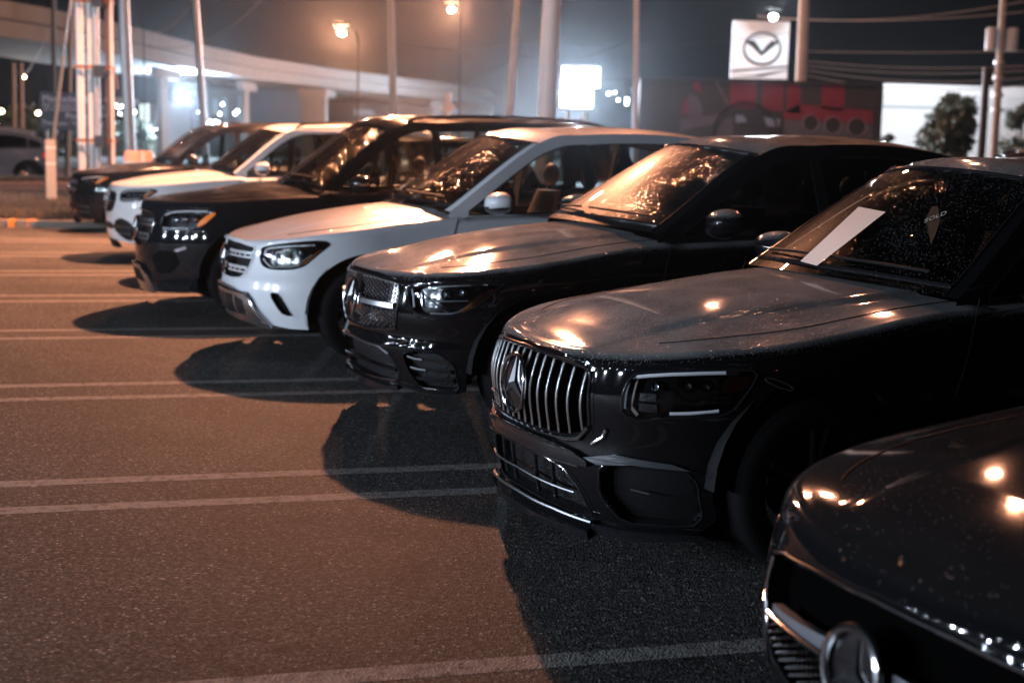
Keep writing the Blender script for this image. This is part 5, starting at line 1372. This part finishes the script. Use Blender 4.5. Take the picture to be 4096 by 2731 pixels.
for i in range(26000):
    s_ = rnd.random()**.8; t = rnd.random(); u = s_
    k = min(n-2, int(u*(n-1))); fr = u*(n-1)-k
    p = (ve[k].lerp(ve[k+1], fr)).lerp(vb[k].lerp(vb[k+1], fr), .02+.96*t**1.3)
    hgt = rnd.uniform(.06, .20)*(1.1-.5*t); a = rnd.uniform(0, 6.28); w_ = .012; ln = Vector((rnd.uniform(-.05, .05), rnd.uniform(-.05, .05), 0))
    q = Vector((p.x, p.y, .12)); d = Vector((math.cos(a)*w_, math.sin(a)*w_, 0))
    m.add([q-d, q+d, q+ln+Vector((0, 0, hgt))], [(0, 1, 2)])
GRS = pbr('dry_grass', (.14, .115, .085), .7, noise=.5, nscale=6)
tag(m.build('grass', GRS, smooth=False), 'dry night-lit grass covering the raised verge at left', 'grass', kind='stuff')
# road behind the verge, second bank carrying the far parked cars
r0 = [gnd(-60, 446), gnd(360, 446)]; r1 = [gnd(-60, 424), gnd(360, 424)]
m = MB(); m.grid([[up(p, .005) for p in r0], [up(p, .30) for p in r0], [up(p + Vector((0, .5, 0)), .32) for p in r0]]); tag(m.build('low_wall', pbr('brick_pink', (.36, .24, .19), .8, noise=.3, nscale=2)), 'low pinkish kerb wall between the verge and the far bank', 'low wall')
m = MB(); far = [up(p + Vector((0, 3.0, 0)), .24) for p in r0]
m.grid([[up(p + Vector((0, .5, 0)), .315) for p in r0], far]); tag(m.build('far_bank', GRD), kind='structure')
m = MB()
for i in range(9000):
    t = rnd.random(); q = (r0[0]+Vector((0, .55, 0))).lerp(r0[1]+Vector((0, .55, 0)), t) + Vector((0, rnd.random()*2.2, 0)); q.z = .28
    a = rnd.uniform(0, 6.28); d = Vector((math.cos(a)*.02, math.sin(a)*.02, 0)); m.add([q-d, q+d, q+Vector((rnd.uniform(-.05, .05), 0, rnd.uniform(.08, .2)))], [(0, 1, 2)])
tag(m.build('grass', GRS, smooth=False), 'strip of grass on the far bank below the dark grey coupe-backed SUV', 'grass', kind='stuff')
# kerb paint patches
for (x0, x1) in ((18, 34), (62, 80)):
    a, b = gnd(x0, 522), gnd(x1, 522); a.z = b.z = 0
    q = MB(); q.add([a+Vector((0, -.012, .0)), b+Vector((0, -.012, .0)), b+Vector((0, -.012, .118)), a+Vector((0, -.012, .118)), b+Vector((0, .1, .136)), a+Vector((0, .1, .136))], [(0, 1, 2, 3), (3, 2, 4, 5)])
    tag(q.build('kerb_paint', pbr('kerb_orange', (.75, .28, .05), .6)), kind='structure')

# ------------------------------------------------------------------ lamps
def plight(loc, col, W, rad=.12, name='light'):
    l_ = bpy.data.lights.new(name, 'POINT'); l_.color = col; l_.energy = W; l_.shadow_soft_size = rad
    o = bpy.data.objects.new(name, l_); COL.objects.link(o); o.location = loc; return o
SOD = (1.0, .44, .24); COOL = (.72, .84, 1.0)
def street_lamp(px, py, D, col, W, r_, label, s=60, arm=1.0, name='street_lamp'):
    p = at(px, py, D); e = empty(name, (p.x, p.y, 0)); tag(e, label, 'street lamp', 'street lamps')
    z = p.z
    m = MB(); m.tube([(.25, 3.2, 0), (.25, 3.2, z), (.2, 2.9, z+.35), (.1, 1.6, z+.45), (0, .1, z+.40)], [.05, .035, .025, .02, .02], 8); m.build('mast', VOID, e)
    m = MB(); m.sphere((0, 0, z+.36), 1, 8, (.36, .2, .1)); m.build('lamp_head', VOID, e)
    m = MB(); m.sphere((0, 0, z+.05), r_, 10, (1, 1, .8)); m.build('bulb', emit('glow_%d' % px, col, s), e)
    if W: plight((p.x, p.y-r_-.16, z+.04), col, W, .08)
    return e
street_lamp(785, 80, 52, SOD, 13000, .11, 'orange street lamp with a starry glow over the flyover', 900)
street_lamp(1037, 26, 56, SOD, 10000, .11, 'orange street lamp at the top middle, higher than the other orange one', 900)
street_lamp(280, 56, 72, (1, .62, .42), 0, .10, 'small warm street lamp beside the dark grey pole', 60)
street_lamp(86, 30, 72, (.95, .97, 1), 0, .10, 'white street lamp at the top left corner', 60)
street_lamp(426, 226, 100, (.62, .80, 1), 34000, .17, 'dazzling white lamp low beside the leaning pole', 700)
street_lamp(55, 179, 90, (1, .7, .45), 120, .12, 'tiny warm lamp above the notice board at far left', 30)
street_lamp(3, 258, 85, (1, .7, .45), 120, .15, 'tiny warm lamp cut by the left picture edge', 30)
street_lamp(88, 262, 85, (1, .7, .45), 120, .13, 'tiny warm lamp just left of the notice board', 30)
street_lamp(1776, 43, 56, (.85, .92, 1), 900, .16, 'white floodlight above the winged-badge sign', 60)
# far-off points of light
rnd = random.Random(11)
spots = [(1398, 215, .10), (1412, 213, .07), (1420, 230, .08), (1440, 229, .12), (1440, 238, .11)]
spots += [(325, 162, .0)]
spots = [s_ for s_ in spots if s_[2] > 0]
for (x, y) in ((268, 242), (271, 247), (280, 245), (275, 261), (284, 266), (267, 294), (274, 302), (290, 303), (303, 262), (309, 258), (478, 283), (483, 278), (488, 284), (494, 280), (500, 281), (470, 283), (540, 261), (545, 256), (505, 262), (511, 240), (560, 270), (455, 258), (350, 300), (360, 297)):
    spots.append((x, y, rnd.uniform(.05, .11)))
PT = emit('far_point', (.9, 1, .97), 22)
for i, (x, y, r_) in enumerate(spots):
    p = at(x, y, 112); m = MB(); m.sphere((0, 0, 0), r_, 6); o = m.build('distant_lamp', PT); o.location = p
    tag(o, ('tiny white point of light in the dark right of the glowing panels' if x > 1300 else 'tiny white point of light in the cluster left and right of the white glare lamp'), 'distant lamp', 'tiny lamps right of the panels' if x > 1300 else 'tiny lamps around the white glare')

# light of the lot itself, and added fill lights
K = o6 + b6*5.0 + l6*16.0 + Vector((0, 0, 8.0))
def slight(loc, tgt, col, W, size, blend=.9, rad=.14, name='lot_light'):
    l_ = bpy.data.lights.new(name, 'SPOT'); l_.color = col; l_.energy = W; l_.shadow_soft_size = rad; l_.spot_size = R(size); l_.spot_blend = blend
    o = bpy.data.objects.new(name, l_); COL.objects.link(o); o.location = loc
    o.rotation_euler = (Vector(tgt)-Vector(loc)).to_track_quat('-Z', 'Y').to_euler(); return o
slight(K, (-4.6, 18.6, 0), (1.0, .385, .19), 27000, 124, 1.0)
plight(K + Vector((0, 0, .6)), (1.0, .5, .35), 700, .14, 'lot_light')  # added bare light at the main lamp, brightens the thick pale pole
slight((-7.0, 27.5, 7.5), (-10, 26.5, 0), (1.0, .42, .24), 9000, 118, .8)  # added second orange light, lifts the far asphalt
slight((-25, 30, 5), (-17, 41, .8), (.75, .86, 1.0), 5000, 42, .6, .1, 'side_fill')  # added cool spot, lifts the grey SUV beyond the verge
slight((-21, 24, 5), (-10, 31, 2.5), (.75, .86, 1.0), 3500, 38, .6, .1, 'side_fill')  # added cool spot, whitens the left faces of the columns
for (x, y, z, W) in ((3.5, 34, 12.5, 2600), (-5, 40, 12, 2600), (10, 36, 13.5, 2600), (7, 26, 13, 1500)):
    plight((x, y, z), (1.0, .40, .22), W, .16, 'bonnet_glow_light')  # added orange lights out of view, for warm reflections on the bonnets
for (x, y, z, W) in ((-15, 0, 2.4, 2400), (-16, 4.5, 2.5, 2600), (-14, -3, 2.4, 1500), (-17.5, 9.5, 2.5, 2600), (-14, 2.2, 2.0, 800), (-7.5, .6, 1.7, 750), (-8.2, 4.2, 1.8, 500)):
    plight((x, y, z), (.70, .82, 1.0), W, .07, 'front_lamp_fill')  # cool lamps left of the row, the nearest added to brighten the noses
for i in range(11):
    t = i/10; plight((-9.5-6.5*t, -2.5+11*t, 3.1+.25*math.sin(7*t)), (.75, .86, 1.0), 55, .03, 'string_light')
# glow light of the big white panels
pp = at(1325, 203, 61); slight(pp, pp + Vector((-.05, -1, -.05)), (.62, .80, 1), 32000, 172, .15, .10, 'panel_light')
plight((-8, 106, 1.5), (1.0, .5, .33), 26000, .15, 'deck_fill')  # added orange light hidden behind the cars, lifts the flyover side
plight((0, 128, 1.9), (.7, .84, 1.0), 45000, .15, 'deck_fill')  # added cool light for the far end of the flyover
plight(at(1740, 60, 53), (.85, .92, 1), 150, .2, 'sign_light')
plight(at(2300, 240, 67), (.8, .92, 1), 600, .2, 'wall_fill')  # added lights between trees and pale wall, to brighten the wall
plight(at(2160, 240, 67), (.8, .92, 1), 800, .2, 'wall_fill')
plight(at(2050, 235, 67), (.8, .92, 1), 600, .2, 'wall_fill')
plight(at(1740, 200, 38), (.8, .85, 1), 130, .3, 'banner_fill')  # added cool light that lifts the printed banner

# ------------------------------------------------------------------ sky and air
w = bpy.data.worlds.new('World'); SC.world = w; w.use_nodes = True; nt = w.node_tree; N = nt.nodes; L = nt.links
bg = N['Background']; bg.inputs[0].default_value = (.28, .38, .50, 1); bg.inputs[1].default_value = .015
HZ = .00024
hm = bpy.data.materials.new('night_haze'); hm.use_nodes = True; nt = hm.node_tree; nt.nodes.clear()
o_ = nt.nodes.new('ShaderNodeOutputMaterial'); pv = nt.nodes.new('ShaderNodeVolumePrincipled'); pv.inputs['Density'].default_value = HZ; pv.inputs['Color'].default_value = (.9, .92, .95, 1); pv.inputs['Anisotropy'].default_value = .93
nt.links.new(pv.outputs[0], o_.inputs['Volume'])
m = MB(); m.box((0, 100, 7.0), (300, 310, 16.2)); tag(m.build('haze', hm, smooth=False), kind='stuff')

SC.view_settings.view_transform = 'Standard'; SC.view_settings.look = 'None'; SC.view_settings.exposure = -.28; SC.view_settings.gamma = 1
SC.render.engine = 'CYCLES'; cy = SC.cycles
cy.use_denoising = True; cy.max_bounces = 6; cy.diffuse_bounces = 2; cy.glossy_bounces = 3; cy.transmission_bounces = 4; cy.transparent_max_bounces = 12; cy.volume_bounces = 0
cy.sample_clamp_indirect = 4; cy.caustics_reflective = False; cy.caustics_refractive = False; cy.volume_step_rate = 4
